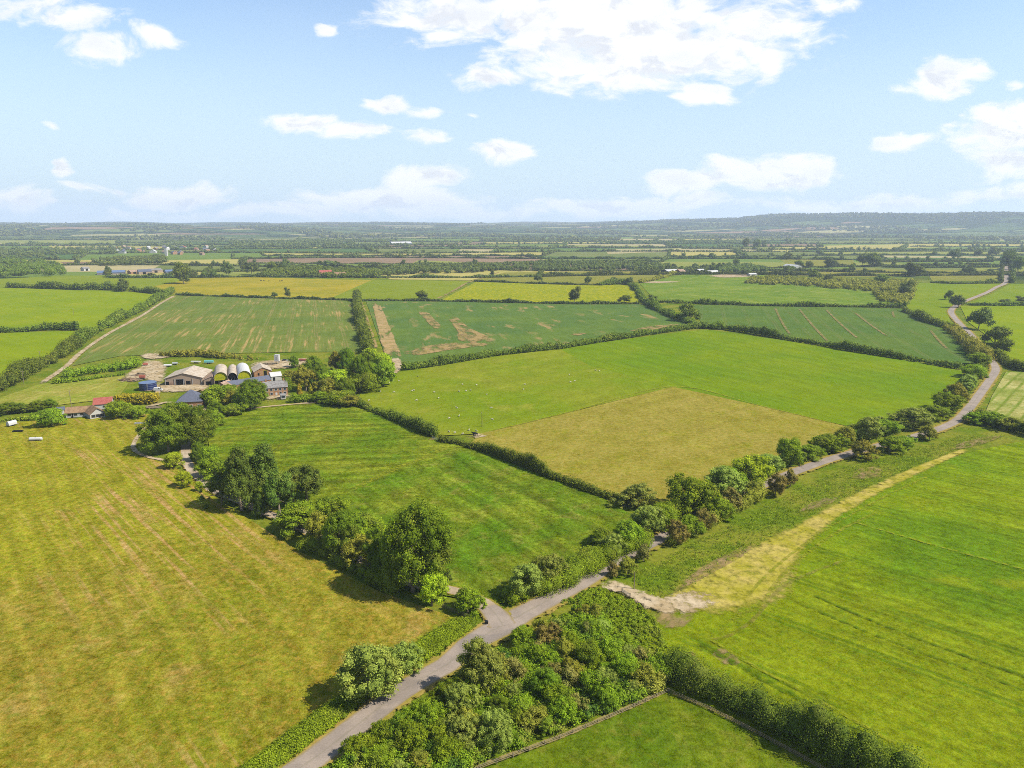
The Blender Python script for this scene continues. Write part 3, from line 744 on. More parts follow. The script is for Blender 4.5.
# rough strip along the lane side of the crop is base grass; pasture marks
ribbon('worn_strip', [(345, 494, 4), (385, 474, 5), (440, 451, 4), (446, 444, 3)], 4, .12, M_light, 'pale diagonal path between the two green fields')
ribbon('worn_strip', [(425, 437, 3), (433, 440, 5), (440, 444, 3)], 4, .13, M_bare, 'small worn gap in the hedge')
patch('worn_strip', [(371, 302), (379, 302), (386, 315), (396, 340), (404, 360), (398, 364), (384, 356), (378, 335)], .12, M_headl, 'bare tan headland between the two crops')
ribbon('worn_strip', [(361, 302, 6), (367, 320, 5), (376, 350, 6)], 5, .123, M_tanp, 'narrow bare line beside the hedge of trees', step=10)
for k, (pts, lab) in enumerate([
    ([(416, 311), (428, 312), (436, 320), (444, 328), (436, 331), (426, 322)], 'first thin patch in the dark crop'),
    ([(446, 318), (456, 316), (468, 326), (484, 334), (498, 341), (482, 347), (458, 344), (456, 332)], 'large bare patch in the dark crop'),
    ([(400, 352), (440, 343), (486, 342), (500, 344), (450, 351), (410, 357)], 'bare strip along the bottom of the dark crop'),
    ([(568, 335), (578, 333), (588, 333.5), (578, 336)], 'small bare patch beside the long hedge'),
    ([(622, 332), (650, 326), (684, 324), (668, 328), (640, 332)], 'bare strip at the right end of the dark crop'),
    ([(636, 282.4), (655, 281.4), (684, 281.8), (655, 283.4)], 'bare spot in the light green crop'),
    ([(704, 276), (730, 273.5), (762, 273.5), (750, 277), (720, 278)], 'bare earth below the white roofed barns')]):
    patch('bare_patch', pts, .13 + k * .003, M_tanp if k < 5 else M_dirt, lab)
for k, (a, b) in enumerate([((775, 308), (790, 335)), ((799, 309), (828, 342)), ((826, 310), (858, 339)), ((855, 313), (888, 337)), ((893, 311), (895, 318)), ((930, 330), (948, 350))]):
    ribbon('wheel_mark', [(a[0], a[1]), ((a[0] + b[0]) / 2 - 1, (a[1] + b[1]) / 2), b], 3.2, .15 + k * .003, M_line, ['first', 'second', 'third', 'fourth', 'fifth', 'sixth'][k] + ' tan wheel line from the left in the right dark crop', step=8)
ribbon('farm_track', [(437, 299), (455, 290), (470, 282), (500, 272)], 7, .12, M_tanp, 'brown track between the two bright meadows', step=10)
ribbon('worn_strip', [(480, 434, 2), (560, 415, 2.5), (673, 387, 3), (760, 406, 2), (846, 427, 2)], 2, .15, M_light, 'faint edge round the dry tan pasture', step=8)
ribbon('worn_strip', [(470, 440, 4), (478, 436, 8), (490, 437, 3)], 4, .155, M_dirt, 'trodden spot by the black cow')
ribbon('trodden_path', [(380, 762, 2), (500, 768, 2)], 2, .05, M_fencep) if False else None
ribbon('trodden_path', [(440, 788), (480, 768), (560, 738), (610, 717), (667, 692)], 1.7, .155, M_fencep, 'dry path inside the left paddock fence', step=2)
ribbon('trodden_path', [(668, 693), (710, 710), (760, 735), (820, 768), (860, 795)], 1.5, .157, M_fencep, 'dry path inside the right paddock fence', step=2)
ribbon('trodden_path', [(352, 768), (367, 758), (392, 764), (410, 770)], 2.0, .159, M_fencep, 'dry path round the small paddock corner', step=2)
ribbon('worn_strip', [(470, 612, 3), (455, 618, 4), (400, 655, 5), (345, 697, 5), (250, 765, 5)], 5, .12, M_light, 'pale mown edge of the golden meadow')
#@@VEG
# ------------------------------------------------------------------ foliage
def foliage_mat(name, dark, light, trans=.32, vary=.18, mixed=False):
    m, T = new_mat(name)
    t = T.n('ShaderNodeAttribute', attribute_name='tint').outputs['Fac']
    oi = T.n('ShaderNodeObjectInfo').outputs['Random']
    pos = T.n('ShaderNodeNewGeometry').outputs['Position']
    nz = T.noise(pos, .22, 4, .6)
    col = T.mix(t, dark + (1,), light + (1,))
    sp = T.noise(T.vmath('ADD', pos, (13, 7, 3)), .11, 4, .65)
    k_ = .95 if mixed else .35
    col = T.mix(T.ramp(sp, .52, .64, 0, k_), col, T.mix(t, (.085, .085, .014, 1), (.34, .32, .05, 1)))
    sp = T.noise(T.vmath('ADD', pos, (-23, 17, 9)), .14, 4, .65)
    col = T.mix(T.ramp(sp, .54, .64, 0, k_), col, T.mix(t, (.022, .050, .008, 1), (.10, .17, .02, 1)))
    g = T.math('MULTIPLY', T.ramp(oi, 0, 1, 1 - vary, 1 + vary, False), T.ramp(nz, .3, .7, .8, 1.2, False))
    g2 = T.math('MULTIPLY', g, T.ramp(oi, 0, 1, 1.12, .9, False))
    col = T.mix(1.0, col, T.n('ShaderNodeCombineColor', ins={0: g2, 1: g, 2: g}).outputs[0], 'MULTIPLY')
    b = T.n('ShaderNodeBsdfPrincipled', ins={'Base Color': col, 'Roughness': .8, 'Specular IOR Level': .06})
    tr = T.n('ShaderNodeBsdfTranslucent', ins={'Color': T.mix(1.0, col, (1.3, 1.5, .6, 1), 'MULTIPLY')})
    mx = T.n('ShaderNodeMixShader', ins={0: trans}); T.t.links.new(b.outputs[0], mx.inputs[1]); T.t.links.new(tr.outputs[0], mx.inputs[2])
    o = T.n('ShaderNodeOutputMaterial'); T.t.links.new(mx.outputs[0], o.inputs[0])
    return m


FM = {
    'oak': foliage_mat('oak_leaves', (0.056, 0.098, 0.005), (0.206, 0.273, 0.012)),
    'dark': foliage_mat('dark_leaves', (0.047, 0.077, 0.009), (0.140, 0.184, 0.022), .15),
    'bush': foliage_mat('bush_leaves', (0.083, 0.130, 0.005), (0.274, 0.347, 0.015)),
    'bright': foliage_mat('bright_leaves', (0.166, 0.225, 0.007), (0.414, 0.475, 0.019), .3),
    'willow': foliage_mat('willow_leaves', (0.110, 0.144, 0.019), (0.331, 0.375, 0.064), .25),
    'olive': foliage_mat('olive_leaves', (0.113, 0.116, 0.010), (0.298, 0.280, 0.029), .2),
    'brown': foliage_mat('brown_leaves', (0.106, 0.092, 0.016), (0.282, 0.236, 0.055), .15),
    'gold': foliage_mat('golden_leaves', (0.166, 0.144, 0.007), (0.442, 0.362, 0.019), .2),
    'hedge': foliage_mat('hedge_leaves', (.052, .078, .007), (.175, .215, .020), .28),
    'far': foliage_mat('distant_leaves', (.045, .066, .012), (.14, .165, .030), .15),
    'herb': foliage_mat('verge_plants', (0.103, 0.150, 0.005), (0.262, 0.325, 0.015), .3),
    'mixed': foliage_mat('thicket_leaves', (0.062, 0.104, 0.005), (0.223, 0.302, 0.014), .25, mixed=True),
}
m_, T_ = new_mat('bark')
p_ = T_.n('ShaderNodeTexCoord').outputs['Object']
n_ = T_.noise(T_.vmath('MULTIPLY', p_, (6, 6, 1.5)), 1.0, 5, .7)
finish(T_, T_.mix(T_.ramp(n_, .3, .7), (.10, .075, .05, 1), (.22, .18, .13, 1)), .9, .1, n_, .6, .05)
M_bark = m_

ICO_V = ICO_F = None
_bm = bmesh.new(); bmesh.ops.create_icosphere(_bm, subdivisions=2, radius=1)
ICO_V = np.array([v.co[:] for v in _bm.verts]); ICO_F = np.array([[v.index for v in f.verts] for f in _bm.faces]); _bm.free()
_bm = bmesh.new(); bmesh.ops.create_icosphere(_bm, subdivisions=1, radius=1)
ICO1_V = np.array([v.co[:] for v in _bm.verts]); ICO1_F = np.array([[v.index for v in f.verts] for f in _bm.faces]); _bm.free()


def leaf_cloud(cen, rad, leaf, cover=1.5, g=rng, squash=.85, jitter=.25, ctint=None, zmin=.02, cull=True, cols=None, core=.72):
    """leaf-sized faces spread over the outside of many clumps; returns verts, quads, tris, tint"""
    cen = np.asarray(cen, float); rad = np.asarray(rad, float)
    if ctint is None: ctint = g.random(len(cen))
    area = 4 * np.pi * rad ** 2 * .8
    nl = np.maximum(6, (area / leaf ** 2 * cover)).astype(int)
    ci = np.repeat(np.arange(len(cen)), nl)
    d = g.normal(size=(len(ci), 3)); d /= np.linalg.norm(d, axis=1)[:, None]
    rr = 1 + (g.random(len(ci)) - .65) * jitter * 1.6
    wob = 1 + .16 * np.sin(d[:, 0] * 5 + ci * 1.7) * np.sin(d[:, 1] * 6 + ci * 2.3)
    off = d * (rad[ci] * rr * wob)[:, None]; off[:, 2] *= squash
    p = cen[ci] + off
    keep = p[:, 2] > zmin
    if cull and len(cen) > 1:
        # drop leaves buried in a neighbouring clump
        order = np.argsort(cen[:, 0]); cs = cen[order]; rs = rad[order]; mr = rad.max()
        chunk = 20000
        for a in range(0, len(p), chunk):
            q = p[a:a + chunk]
            lo = np.searchsorted(cs[:, 0], q[:, 0].min() - mr); hi_ = np.searchsorted(cs[:, 0], q[:, 0].max() + mr)
            sub = cs[lo:hi_]; sr = rs[lo:hi_]
            if len(sub) == 0 or len(sub) > 400: continue
            dv = q[:, None, :] - sub[None]; dv[:, :, 2] /= squash
            dd = np.einsum('ijk,ijk->ij', dv, dv)
            keep[a:a + chunk] &= ~(dd < (sr * .78) ** 2).any(1)
    p = p[keep]; d = d[keep]; ci = ci[keep]
    nrm = d + g.normal(size=d.shape) * .55; nrm[:, 2] += .25
    nrm /= np.linalg.norm(nrm, axis=1)[:, None]
    t = np.cross(nrm, g.normal(size=d.shape)); t /= np.linalg.norm(t, axis=1)[:, None] + 1e-9
    b = np.cross(nrm, t)
    s = (leaf * (.55 + .75 * g.random(len(p))))[:, None] * .5
    asp = (.6 + .5 * g.random(len(p)))[:, None]
    V = np.stack([p + t * s, p + b * s * asp, p - t * s, p - b * s * asp], 1).reshape(-1, 3)
    Q = np.arange(len(p) * 4).reshape(-1, 4)
    tint = np.clip(.5 * ctint[ci] + .62 * g.random(len(p)) ** 1.2 - .04, 0, 1)
    Tr = None
    if core > 0:  # solid cores added to block light through the clumps, tinted darker than most leaves
        iv, if_ = (ICO1_V, ICO1_F)
        cv = (cen[:, None, :] + iv[None] * (rad * core)[:, None, None] * np.array([1, 1, squash])).reshape(-1, 3)
        cv[:, 2] = np.maximum(cv[:, 2], .01)
        Tr = (if_[None] + (np.arange(len(cen)) * len(iv))[:, None, None]).reshape(-1, 3) + len(V)
        V = np.concatenate([V, cv]); tint = np.concatenate([tint, np.full(len(Tr), .2)])
    return V, Q, Tr, tint


def crown_clumps(g, shape, n, rc):
    cs = []; rs = []
    lob = g.normal(size=(5, 3)); lob /= np.linalg.norm(lob, axis=1)[:, None]; lam = g.uniform(.12, .34, 5)
    for k in range(n):
        d = g.normal(size=3); d /= np.linalg.norm(d)
        if d[2] < -.75: d[2] *= -1
        u = g.random() ** .3
        r = rc * (.55 + .9 * g.random() ** 1.3)
        ext = .86 + float((lam * np.clip(lob @ d, 0, 1) ** 3).sum() * 1.6)
        p = d * (1.1 * ext - r) * u
        cs.append(p); rs.append(r)
    cs = np.array(cs); rs = np.array(rs)
    z = cs[:, 2]
    if shape == 'round':
        pass
    elif shape == 'spread':
        cs[:, :2] *= (1.0 - .25 * np.clip(z, 0, 1))[:, None]
    elif shape == 'cone':
        t = (z + 1) / 2; cs[:, :2] *= (1.05 - .85 * t)[:, None]; rs *= (1.1 - .6 * t)
    elif shape == 'tall':
        t = (z + 1) / 2; cs[:, :2] *= (1.1 - .5 * t)[:, None]
    return cs, rs


def proto(kind, shape, seed, n, rc, leaf, crown_bottom, Rn, Hn, cover=1.3, lean=0):
    """nominal size Rn (crown radius) and Hn (height); scaled per tree"""
    g = np.random.default_rng(seed)
    cs, rs = crown_clumps(g, shape, n, rc)
    hz = Hn * (1 - crown_bottom) / 2
    cen = cs * np.array([Rn, Rn, hz]) + np.array([0, 0, Hn - hz])
    cen[:, 0] += lean * cen[:, 2]
    rad = rs * Rn
    V, Q, Tr, tint = leaf_cloud(cen, rad, leaf, cover, g, squash=.8 if hz < Rn else .95)
    V[:, 2] = np.maximum(V[:, 2], .03)
    crown = np_mesh('crown', V, Q, Tr, FM[kind], tint)
    mb = MB()
    tr = max(.12, Hn * .022)
    mid = Hn * (crown_bottom + .35 * (1 - crown_bottom))
    mb.tube([(0, 0, -.1), (.05 * Rn, 0, mid * .5), (0, .03 * Rn, mid), (0, 0, Hn * .8)], [tr * 1.5, tr, tr * .75, tr * .25], 8)
    for k in g.choice(len(cen), min(7, len(cen)), replace=False):
        c = cen[k]; z0 = mid * (.5 + .4 * g.random())
        mb.tube([(0, 0, z0), (c[0] * .5, c[1] * .5, (z0 + c[2]) * .5 + .3), tuple(c)], [tr * .5, tr * .35, tr * .12], 6)
    trunk = mb.mesh('trunk', M_bark)
    return dict(crown=crown, trunk=trunk, R=Rn, H=Hn)


PROTO = {
    'oak': [proto('oak', 'spread', 1, 170, .19, .40, .0, 10, 20, 1.25), proto('oak', 'spread', 2, 150, .20, .40, .0, 10, 19, 1.25)],
    'pine': [proto('dark', 'spread', 3, 110, .22, .32, .06, 6, 15, 1.2), proto('dark', 'tall', 4, 100, .23, .32, .08, 6, 15, 1.2)],
    'bush': [proto('bush', 'round', 5, 80, .24, .28, .0, 4.5, 7, 1.2), proto('bush', 'round', 6, 75, .25, .28, .0, 4.5, 7, 1.2), proto('bush', 'tall', 7, 80, .24, .28, .0, 4.5, 8, 1.2)],
    'bright': [proto('bright', 'round', 8, 80, .23, .30, .0, 5, 9, 1.2), proto('bright', 'tall', 9, 80, .23, .30, .0, 5, 9, 1.2)],
    'willow': [proto('willow', 'tall', 10, 110, .19, .24, .0, 5, 9, .9), proto('willow', 'round', 12, 100, .20, .24, .0, 5, 8, .9)],
    'olive': [proto('olive', 'round', 13, 76, .23, .28, .0, 4.5, 7, 1.1), proto('olive', 'tall', 14, 76, .23, .28, .0, 4.5, 7, 1.1)],
    'brown': [proto('brown', 'round', 15, 46, .28, .24, .0, 3.5, 6, .9), proto('brown', 'tall', 16, 46, .28, .24, .0, 3.5, 6, .9)],
    'cypress': [proto('dark', 'cone', 17, 46, .38, .22, .0, 1.6, 5, 1.2)],
    'goldcone': [proto('gold', 'cone', 18, 40, .38, .3, .0, 2.5, 6, 1.2)],
    'far': [proto('far', 'spread', 19, 26, .38, .9, .06, 8, 14, 1.3), proto('far', 'round', 20, 24, .38, .9, .05, 8, 13, 1.3), proto('hedge', 'spread', 22, 26, .36, .9, .06, 8, 14, 1.3)],
}
tree_no = [0]


def tree(name, xb, yb, yt, wpx, kind, label, group=None, cat='tree', dense=None):
    g_ = P(xb, yb); s = pxm(yb)
    Rr = wpx / s / 2
    g_ = g_ + Vector((g_.x, g_.y, 0)).normalized() * Rr * .6
    v_ = (384 - yt) / F_PX; h = max(H + g_.y * (-math.sin(PITCH) + v_ * math.cos(PITCH)) / (math.cos(PITCH) + v_ * math.sin(PITCH)), 1.2)
    wide = {'bush': 1.3, 'willow': 1.25, 'olive': 1.2, 'brown': 1.1, 'pine': 1.25, 'bright': 1.1}.get(kind, 1.0)
    Rr *= wide; h *= {'pine': .97, 'oak': .97, 'far': .95}.get(kind, .9)
    pr = PROTO[kind]; pr = pr[tree_no[0] % len(pr)]; tree_no[0] += 1
    e = empty(name, (g_.x, g_.y, 0), random.uniform(0, 6.28), label, cat, group)
    sx = Rr / pr['R']; sz = h / pr['H']
    for part in ('trunk', 'crown'):
        o = bpy.data.objects.new(part, pr[part]); link(o, e); o.scale = (sx, sx, sz)
    return e


def hedge(name, px, w, h, label, kind='hedge', leaf=None, group=None, seed=0, vary=.42, gap=0, cover=1.2, cat='hedge', ground=False, build=True, kindtag=None, bulge=0):
    g = np.random.default_rng(seed + 1000)
    pts = [tuple(P(*p[:2])) for p in px]
    sm = catmull(pts, max(w * .5, .8))
    sm = np.array(sm)[:, :2]
    seg = np.linalg.norm(np.diff(sm, axis=0), axis=1); L = np.concatenate([[0], np.cumsum(seg)])
    dist = np.hypot(*sm.mean(0))
    if leaf is None: leaf = max(.26, dist * .0014)
    n = int(L[-1] / max(w * .30, .5)) + 2
    nacross = 2 if w > 2.5 else 1
    ss = (np.arange(n * nacross) + g.random(n * nacross)) / (n * nacross) * L[-1]
    x = np.interp(ss, L, sm[:, 0]); y = np.interp(ss, L, sm[:, 1])
    dx = np.interp(ss + 1, L, sm[:, 0]) - np.interp(ss - 1, L, sm[:, 0]); dy = np.interp(ss + 1, L, sm[:, 1]) - np.interp(ss - 1, L, sm[:, 1])
    nn = np.hypot(dx, dy) + 1e-6
    hh = h * (1 + vary * (np.sin(ss / (w * 2.3) + seed) * .5 + np.sin(ss / (w * .9) + seed * 2) * .35 + (g.random(len(ss)) - .5) * .8))
    hh = hh * (1 + .22 * (g.random(len(ss)) < .08)) * (1 + .22 * np.sin(ss / 17.0 + seed * 3))
    rad = np.minimum(w * .36, hh * .5) * (.75 + .5 * g.random(len(ss)))
    off = (g.random(len(ss)) - .5) * np.maximum(w - 2 * rad, .1)
    x = x - dy / nn * off; y = y + dx / nn * off
    if gap: 
        k = np.sin(ss / gap) + .4 * np.sin(ss / gap * 2.7 + 1) > -.9
        ss, x, y, rad, hh = ss[k], x[k], y[k], rad[k], hh[k]
    z = np.maximum(hh - rad, rad * .6)
    cen = np.stack([x, y, z], 1)
    low = hh > rad * 2.4
    mid = hh > rad * 3.2
    cen = np.concatenate([cen, np.stack([x, y, rad * .8], 1)[low], np.stack([x, y, (hh - rad + rad * .8) * .5], 1)[mid]]); rad = np.concatenate([rad, rad[low], rad[mid]])
    ct = g.random(len(cen)) * .6 + .2 + .2 * np.sin(cen[:, 0] * .13 + seed)
    V, Q, Tr, tint = leaf_cloud(cen, rad, leaf, cover, g, ctint=np.clip(ct, 0, 1), squash=1.0)
    if not build: return V, Q, Tr, tint
    o0 = sm[0]
    V[:, 0] -= o0[0]; V[:, 1] -= o0[1]
    me = np_mesh(name, V, Q, Tr, FM[kind], tint)
    o = bpy.data.objects.new(name, me); link(o); o.location = (o0[0], o0[1], 0)
    tag(o, label, cat, group, kindtag)
    return o


def mass(name, poly, count, hmin, hmax, rmin, rmax, kind, label, leaf, seed=0, cover=1.2, cat='scrub', terrain=False, core=.72, holes=0):
    """scrub or woodland filling a photo polygon: one object, kind stuff"""
    g = np.random.default_rng(seed + 77)
    pg = np.array([tuple(P(*p))[:2] for p in poly])
    lo, hi_ = pg.min(0), pg.max(0)
    pts = []
    while len(pts) < count:
        q = lo + g.random((4000, 2)) * (hi_ - lo)
        inside = np.zeros(len(q), bool); n = len(pg)
        for i in range(n):
            a, b = pg[i], pg[(i + 1) % n]
            c = ((a[1] > q[:, 1]) != (b[1] > q[:, 1])) & (q[:, 0] < (b[0] - a[0]) * (q[:, 1] - a[1]) / (b[1] - a[1] + 1e-12) + a[0])
            inside ^= c
        pts += list(q[inside])
    q = np.array(pts[:count])
    if holes:
        q = q[np.sin(q[:, 0] / 4.3 + 1) * np.sin(q[:, 1] / 5.1) + .5 * np.sin(q[:, 0] / 1.9 + q[:, 1] / 2.7) > -holes]
        count = len(q)
    r = rmin + (rmax - rmin) * g.random(count) ** 1.5
    wv = .5 + .5 * np.sin(q[:, 0] / (rmax * 3.1)) * np.sin(q[:, 1] / (rmax * 3.7))
    hh = hmin + (hmax - hmin) * np.clip(.6 * wv + .4 * g.random(count), 0, 1)
    z = np.maximum(hh - r, r * .5)
    cen = np.stack([q[:, 0], q[:, 1], z], 1)
    ct = np.clip(.5 + .3 * np.sin(q[:, 0] / (rmax * 2.2) + 1) * np.cos(q[:, 1] / (rmax * 2.5)) + .5 * (g.random(count) - .5), 0, 1)
    V, Q, Tr, tint = leaf_cloud(cen, r, leaf, cover, g, ctint=ct, core=core)
    if terrain: V[:, 2] += terrain_h(V[:, 0], V[:, 1])
    me = np_mesh(name, V, Q, Tr, FM[kind] if isinstance(kind, str) else kind, tint)
    o = bpy.data.objects.new(name, me); link(o); tag(o, label, cat, None, 'stuff')
    return o
#@@PLACE
# ---- named single trees: (base x, base y, top y, width px, kind, label)
lane_l = [  # between the sheep pasture / rough field and the lane, from the crossroads outwards
    (527, 603, 559, 36, 'willow'), (549, 592, 552, 26, 'willow'), (570, 582, 556, 24, 'bush'), (590, 573, 549, 26, 'bush'), (612, 562, 531, 24, 'willow'), (604, 553, 528, 24, 'bush'),
    (630, 552, 519, 24, 'bush'), (648, 541, 503, 26, 'willow'), (664, 534, 503, 26, 'bush'), (690, 520, 474, 38, 'bush'), (637, 512, 482, 30, 'willow'), (707, 516, 488, 26, 'bush'), (724, 504, 462, 34, 'willow'),
    (733, 498, 468, 26, 'bush'), (749, 490, 451, 38, 'bright'), (768, 480, 455, 26, 'willow'), (790, 473, 439, 24, 'bush'), (808, 466, 445, 24, 'bush'), (826, 459, 434, 28, 'bush'), (845, 452, 430, 24, 'olive'),
    (866, 448, 414, 30, 'willow'), (884, 440, 421, 24, 'bush'), (910, 436, 406, 38, 'willow'), (935, 426, 406, 22, 'bush'), (947, 418, 394, 24, 'bush'), (957, 408, 386, 22, 'olive'), (966, 396, 376, 20, 'willow'), (974, 384, 366, 20, 'bush'), (982, 372, 356, 18, 'bush')]
lane_l = [(x, y - (6 if x > 755 else 3), t_ - (6 if x > 755 else 3) + (y - t_) * (.14 if x > 755 else .06), w_ * (.88 if x > 755 else 1), k) for x, y, t_, w_, k in lane_l]
ORD = ['first', 'second', 'third', 'fourth', 'fifth', 'sixth', 'seventh', 'eighth', 'ninth', 'tenth', 'eleventh', 'twelfth', 'thirteenth', 'fourteenth', 'fifteenth', 'sixteenth', 'seventeenth', 'eighteenth', 'nineteenth', 'twentieth']
DESC = {'oak': 'broad dark green tree', 'pine': 'tall dark blue-green tree', 'bush': 'rounded mid green bushy tree', 'bright': 'bright yellow-green tree', 'willow': 'pale grey-green willow', 'olive': 'olive green bush', 'brown': 'brownish hawthorn bush', 'far': 'dark green hedgerow tree', 'cypress': 'slim dark cypress', 'goldcone': 'golden cone-shaped conifer'}
NAME = {'oak': 'oak_tree', 'pine': 'dark_tree', 'bush': 'bushy_tree', 'bright': 'bright_tree', 'willow': 'willow_tree', 'olive': 'olive_bush', 'brown': 'hawthorn_bush', 'far': 'hedgerow_tree', 'cypress': 'cypress_tree', 'goldcone': 'golden_conifer'}


def row(items, tail, group):
    cnt = {}
    tot = {}
    for it in items: tot[it[4]] = tot.get(it[4], 0) + 1
    for it in items:
        k = it[4]; cnt[k] = cnt.get(k, 0) + 1
        lab = (ORD[cnt[k] - 1] + ' ' if tot[k] > 1 else 'only ') + DESC[k] + ' ' + tail
        tree(NAME[k], *it[:5], lab, group)


row(lane_l, 'from the crossroads on the near side of the pasture', 'trees between the lane and the pastures')
lane_r = [(613, 578, 560, 12, 'brown'), (627, 577, 558, 15, 'olive'), (643, 563, 543, 15, 'brown'), (678, 545, 521, 20, 'brown'), (692, 536, 514, 20, 'bush'), (702, 532, 508, 18, 'brown'), (718, 522, 496, 22, 'bush'), (732, 512, 489, 20, 'brown'), (752, 502, 482, 18, 'olive'),
          (775, 497, 473, 18, 'brown'), (790, 488, 468, 15, 'brown'), (861, 461, 441, 20, 'olive'), (890, 453, 433, 20, 'bush'), (902, 450, 434, 16, 'bush'), (929, 441, 425, 15, 'olive'), (975, 424, 410, 16, 'bush'), (992, 426, 410, 20, 'bush'), (1012, 431, 416, 20, 'olive')]
row(lane_r, 'from the field entrance beside the lane', 'bushes between the lane and the vivid crop')
drive_row = [(242, 513, 453, 30, 'pine'), (222, 508, 468, 24, 'pine'), (267, 503, 449, 32, 'pine'), (280, 517, 466, 26, 'pine'), (261, 518, 495, 13, 'pine'), (307, 505, 460, 32, 'pine'),
             (297, 534, 499, 38, 'bush'), (327, 522, 494, 28, 'bush'), (320, 546, 511, 28, 'olive'), (340, 560, 513, 40, 'oak'), (367, 546, 510, 34, 'bush'), (358, 572, 539, 32, 'olive'), (384, 578, 530, 30, 'oak')]
row(drive_row, 'along the farm drive, counted from the house', 'row of trees along the farm drive')
tree('oak_tree', 413, 602, 508, 74, 'oak', 'biggest dark green tree, at the lower end of the drive row')
tree('oak_tree', 169, 455, 406, 46, 'oak', 'large round dark tree, left of the pair below the farm')
tree('oak_tree', 199, 450, 409, 40, 'oak', 'large dark tree, right of the pair below the farm')
tree('bright_tree', 432, 610, 569, 30, 'bright', 'bright yellow-green bush at the foot of the biggest tree')
tree('cypress_tree', 447.5, 586, 564, 10, 'cypress', 'slim dark cypress standing alone in the corner of the green field')
tree('bushy_tree', 468, 616, 586, 25, 'bush', 'small round tree beside the rail fence at the crossroads')
small = [(199, 463, 443, 15, 'oak'), (210, 469, 446, 17, 'bush'), (215, 479, 454, 24, 'bush'), (173, 470, 451, 19, 'bright'), (185, 488, 469, 15, 'bright'), (199, 492, 480, 9, 'bright')]
row(small, 'beside the bend of the drive, counted down the slope', 'small trees beside the bend of the drive')
farm = [(251, 412, 381, 33, 'oak'), (216, 408, 385, 26, 'bush'), (229, 398, 382, 16, 'bush'), (233, 416, 402, 18, 'bush'), (216, 419, 402, 18, 'oak'), (230, 407, 390, 18, 'olive'), (121, 418, 399, 22, 'bush'), (134, 419, 406, 18, 'bush'), (212, 428, 408, 18, 'bush')]
row(farm, 'among the farm buildings', 'trees among the farm buildings')
wood = [(335, 372, 351, 14, 'olive'), (348, 374, 349, 18, 'oak'), (316, 382, 357, 26, 'oak'), (306, 392, 366, 22, 'olive'), (339, 394, 366, 28, 'bright'), (359, 391, 357, 24, 'oak'), (367, 393, 370, 20, 'bush'), (372, 372, 344, 20, 'bright'), (382, 377, 350, 20, 'bright'), (384, 388, 358, 20, 'bush'), (367, 376, 352, 18, 'oak'),
        (347, 400, 378, 20, 'oak'), (330, 400, 378, 22, 'olive'), (322, 390, 366, 20, 'oak'), (300, 399, 383, 10, 'goldcone'), (311, 399, 384, 9, 'goldcone'), (339, 407, 391, 24, 'bush'), (295, 368, 356, 10, 'oak'), (290, 384, 370, 14, 'olive'), (287, 394, 378, 12, 'oak'), (320, 403, 389, 16, 'bush'), (352, 407, 394, 18, 'hedge' if False else 'olive'), (375, 386, 362, 16, 'bush')]
row(wood, 'in the garden wood, counted away from the farmhouse', 'trees of the garden wood beside the farmhouse')
tree('willow_tree', 371, 708, 636, 58, 'willow', 'large airy pale willow left of the lane at the bottom')
tree('willow_tree', 400, 680, 642, 32, 'willow', 'smaller pale willow just up the lane from the large one')
tree('willow_tree', 482, 700, 630, 38, 'willow', 'tall pale willow over the lane right of its lower bend')
tree('willow_tree', 462, 722, 680, 26, 'willow', 'pale willow on the lower edge of the thicket')
tree('willow_tree', 566, 668, 640, 18, 'olive', 'pale dry bush in the upper part of the thicket', cat='bush')
tree('hawthorn_bush', 538, 662, 640, 18, 'brown', 'brownish bush in the upper thicket beside the junction', cat='bush')
tree('hawthorn_bush', 552, 692, 664, 18, 'brown', 'brown dead-looking bush in the middle of the thicket', cat='bush')
tree('hawthorn_bush', 690, 672, 650, 18, 'brown', 'grey-brown bush at the upper end of the dark hedge', cat='bush')
extra_b = [(520, 650, 628, 20, 'bush'), (500, 690, 655, 24, 'olive'), (590, 640, 618, 18, 'bush'), (610, 668, 640, 22, 'bush'), (640, 690, 662, 24, 'olive'), (430, 735, 702, 26, 'bush'), (470, 745, 712, 24, 'olive'), (520, 725, 694, 26, 'bush'), (560, 715, 682, 26, 'bush'), (600, 700, 668, 24, 'willow'), (545, 640, 618, 16, 'olive'), (400, 745, 712, 24, 'bush'), (575, 690, 665, 20, 'olive'), (625, 655, 632, 18, 'bush')]
row(extra_b, 'standing up out of the corner thicket', 'bushes standing out of the thicket')
_tp = [(355, 757), (385, 742), (428, 712), (462, 686), (496, 664), (522, 652), (548, 635), (572, 620), (592, 610), (600, 625), (616, 643), (643, 658), (664, 674), (662, 686), (606, 710), (552, 731), (475, 759), (420, 780), (380, 790)]
_pg = [tuple(P(*p))[:2] for p in _tp]; _r = random.Random(77); _placed = []
_x0, _x1 = min(p[0] for p in _pg), max(p[0] for p in _pg); _y0, _y1 = min(p[1] for p in _pg), max(p[1] for p in _pg)
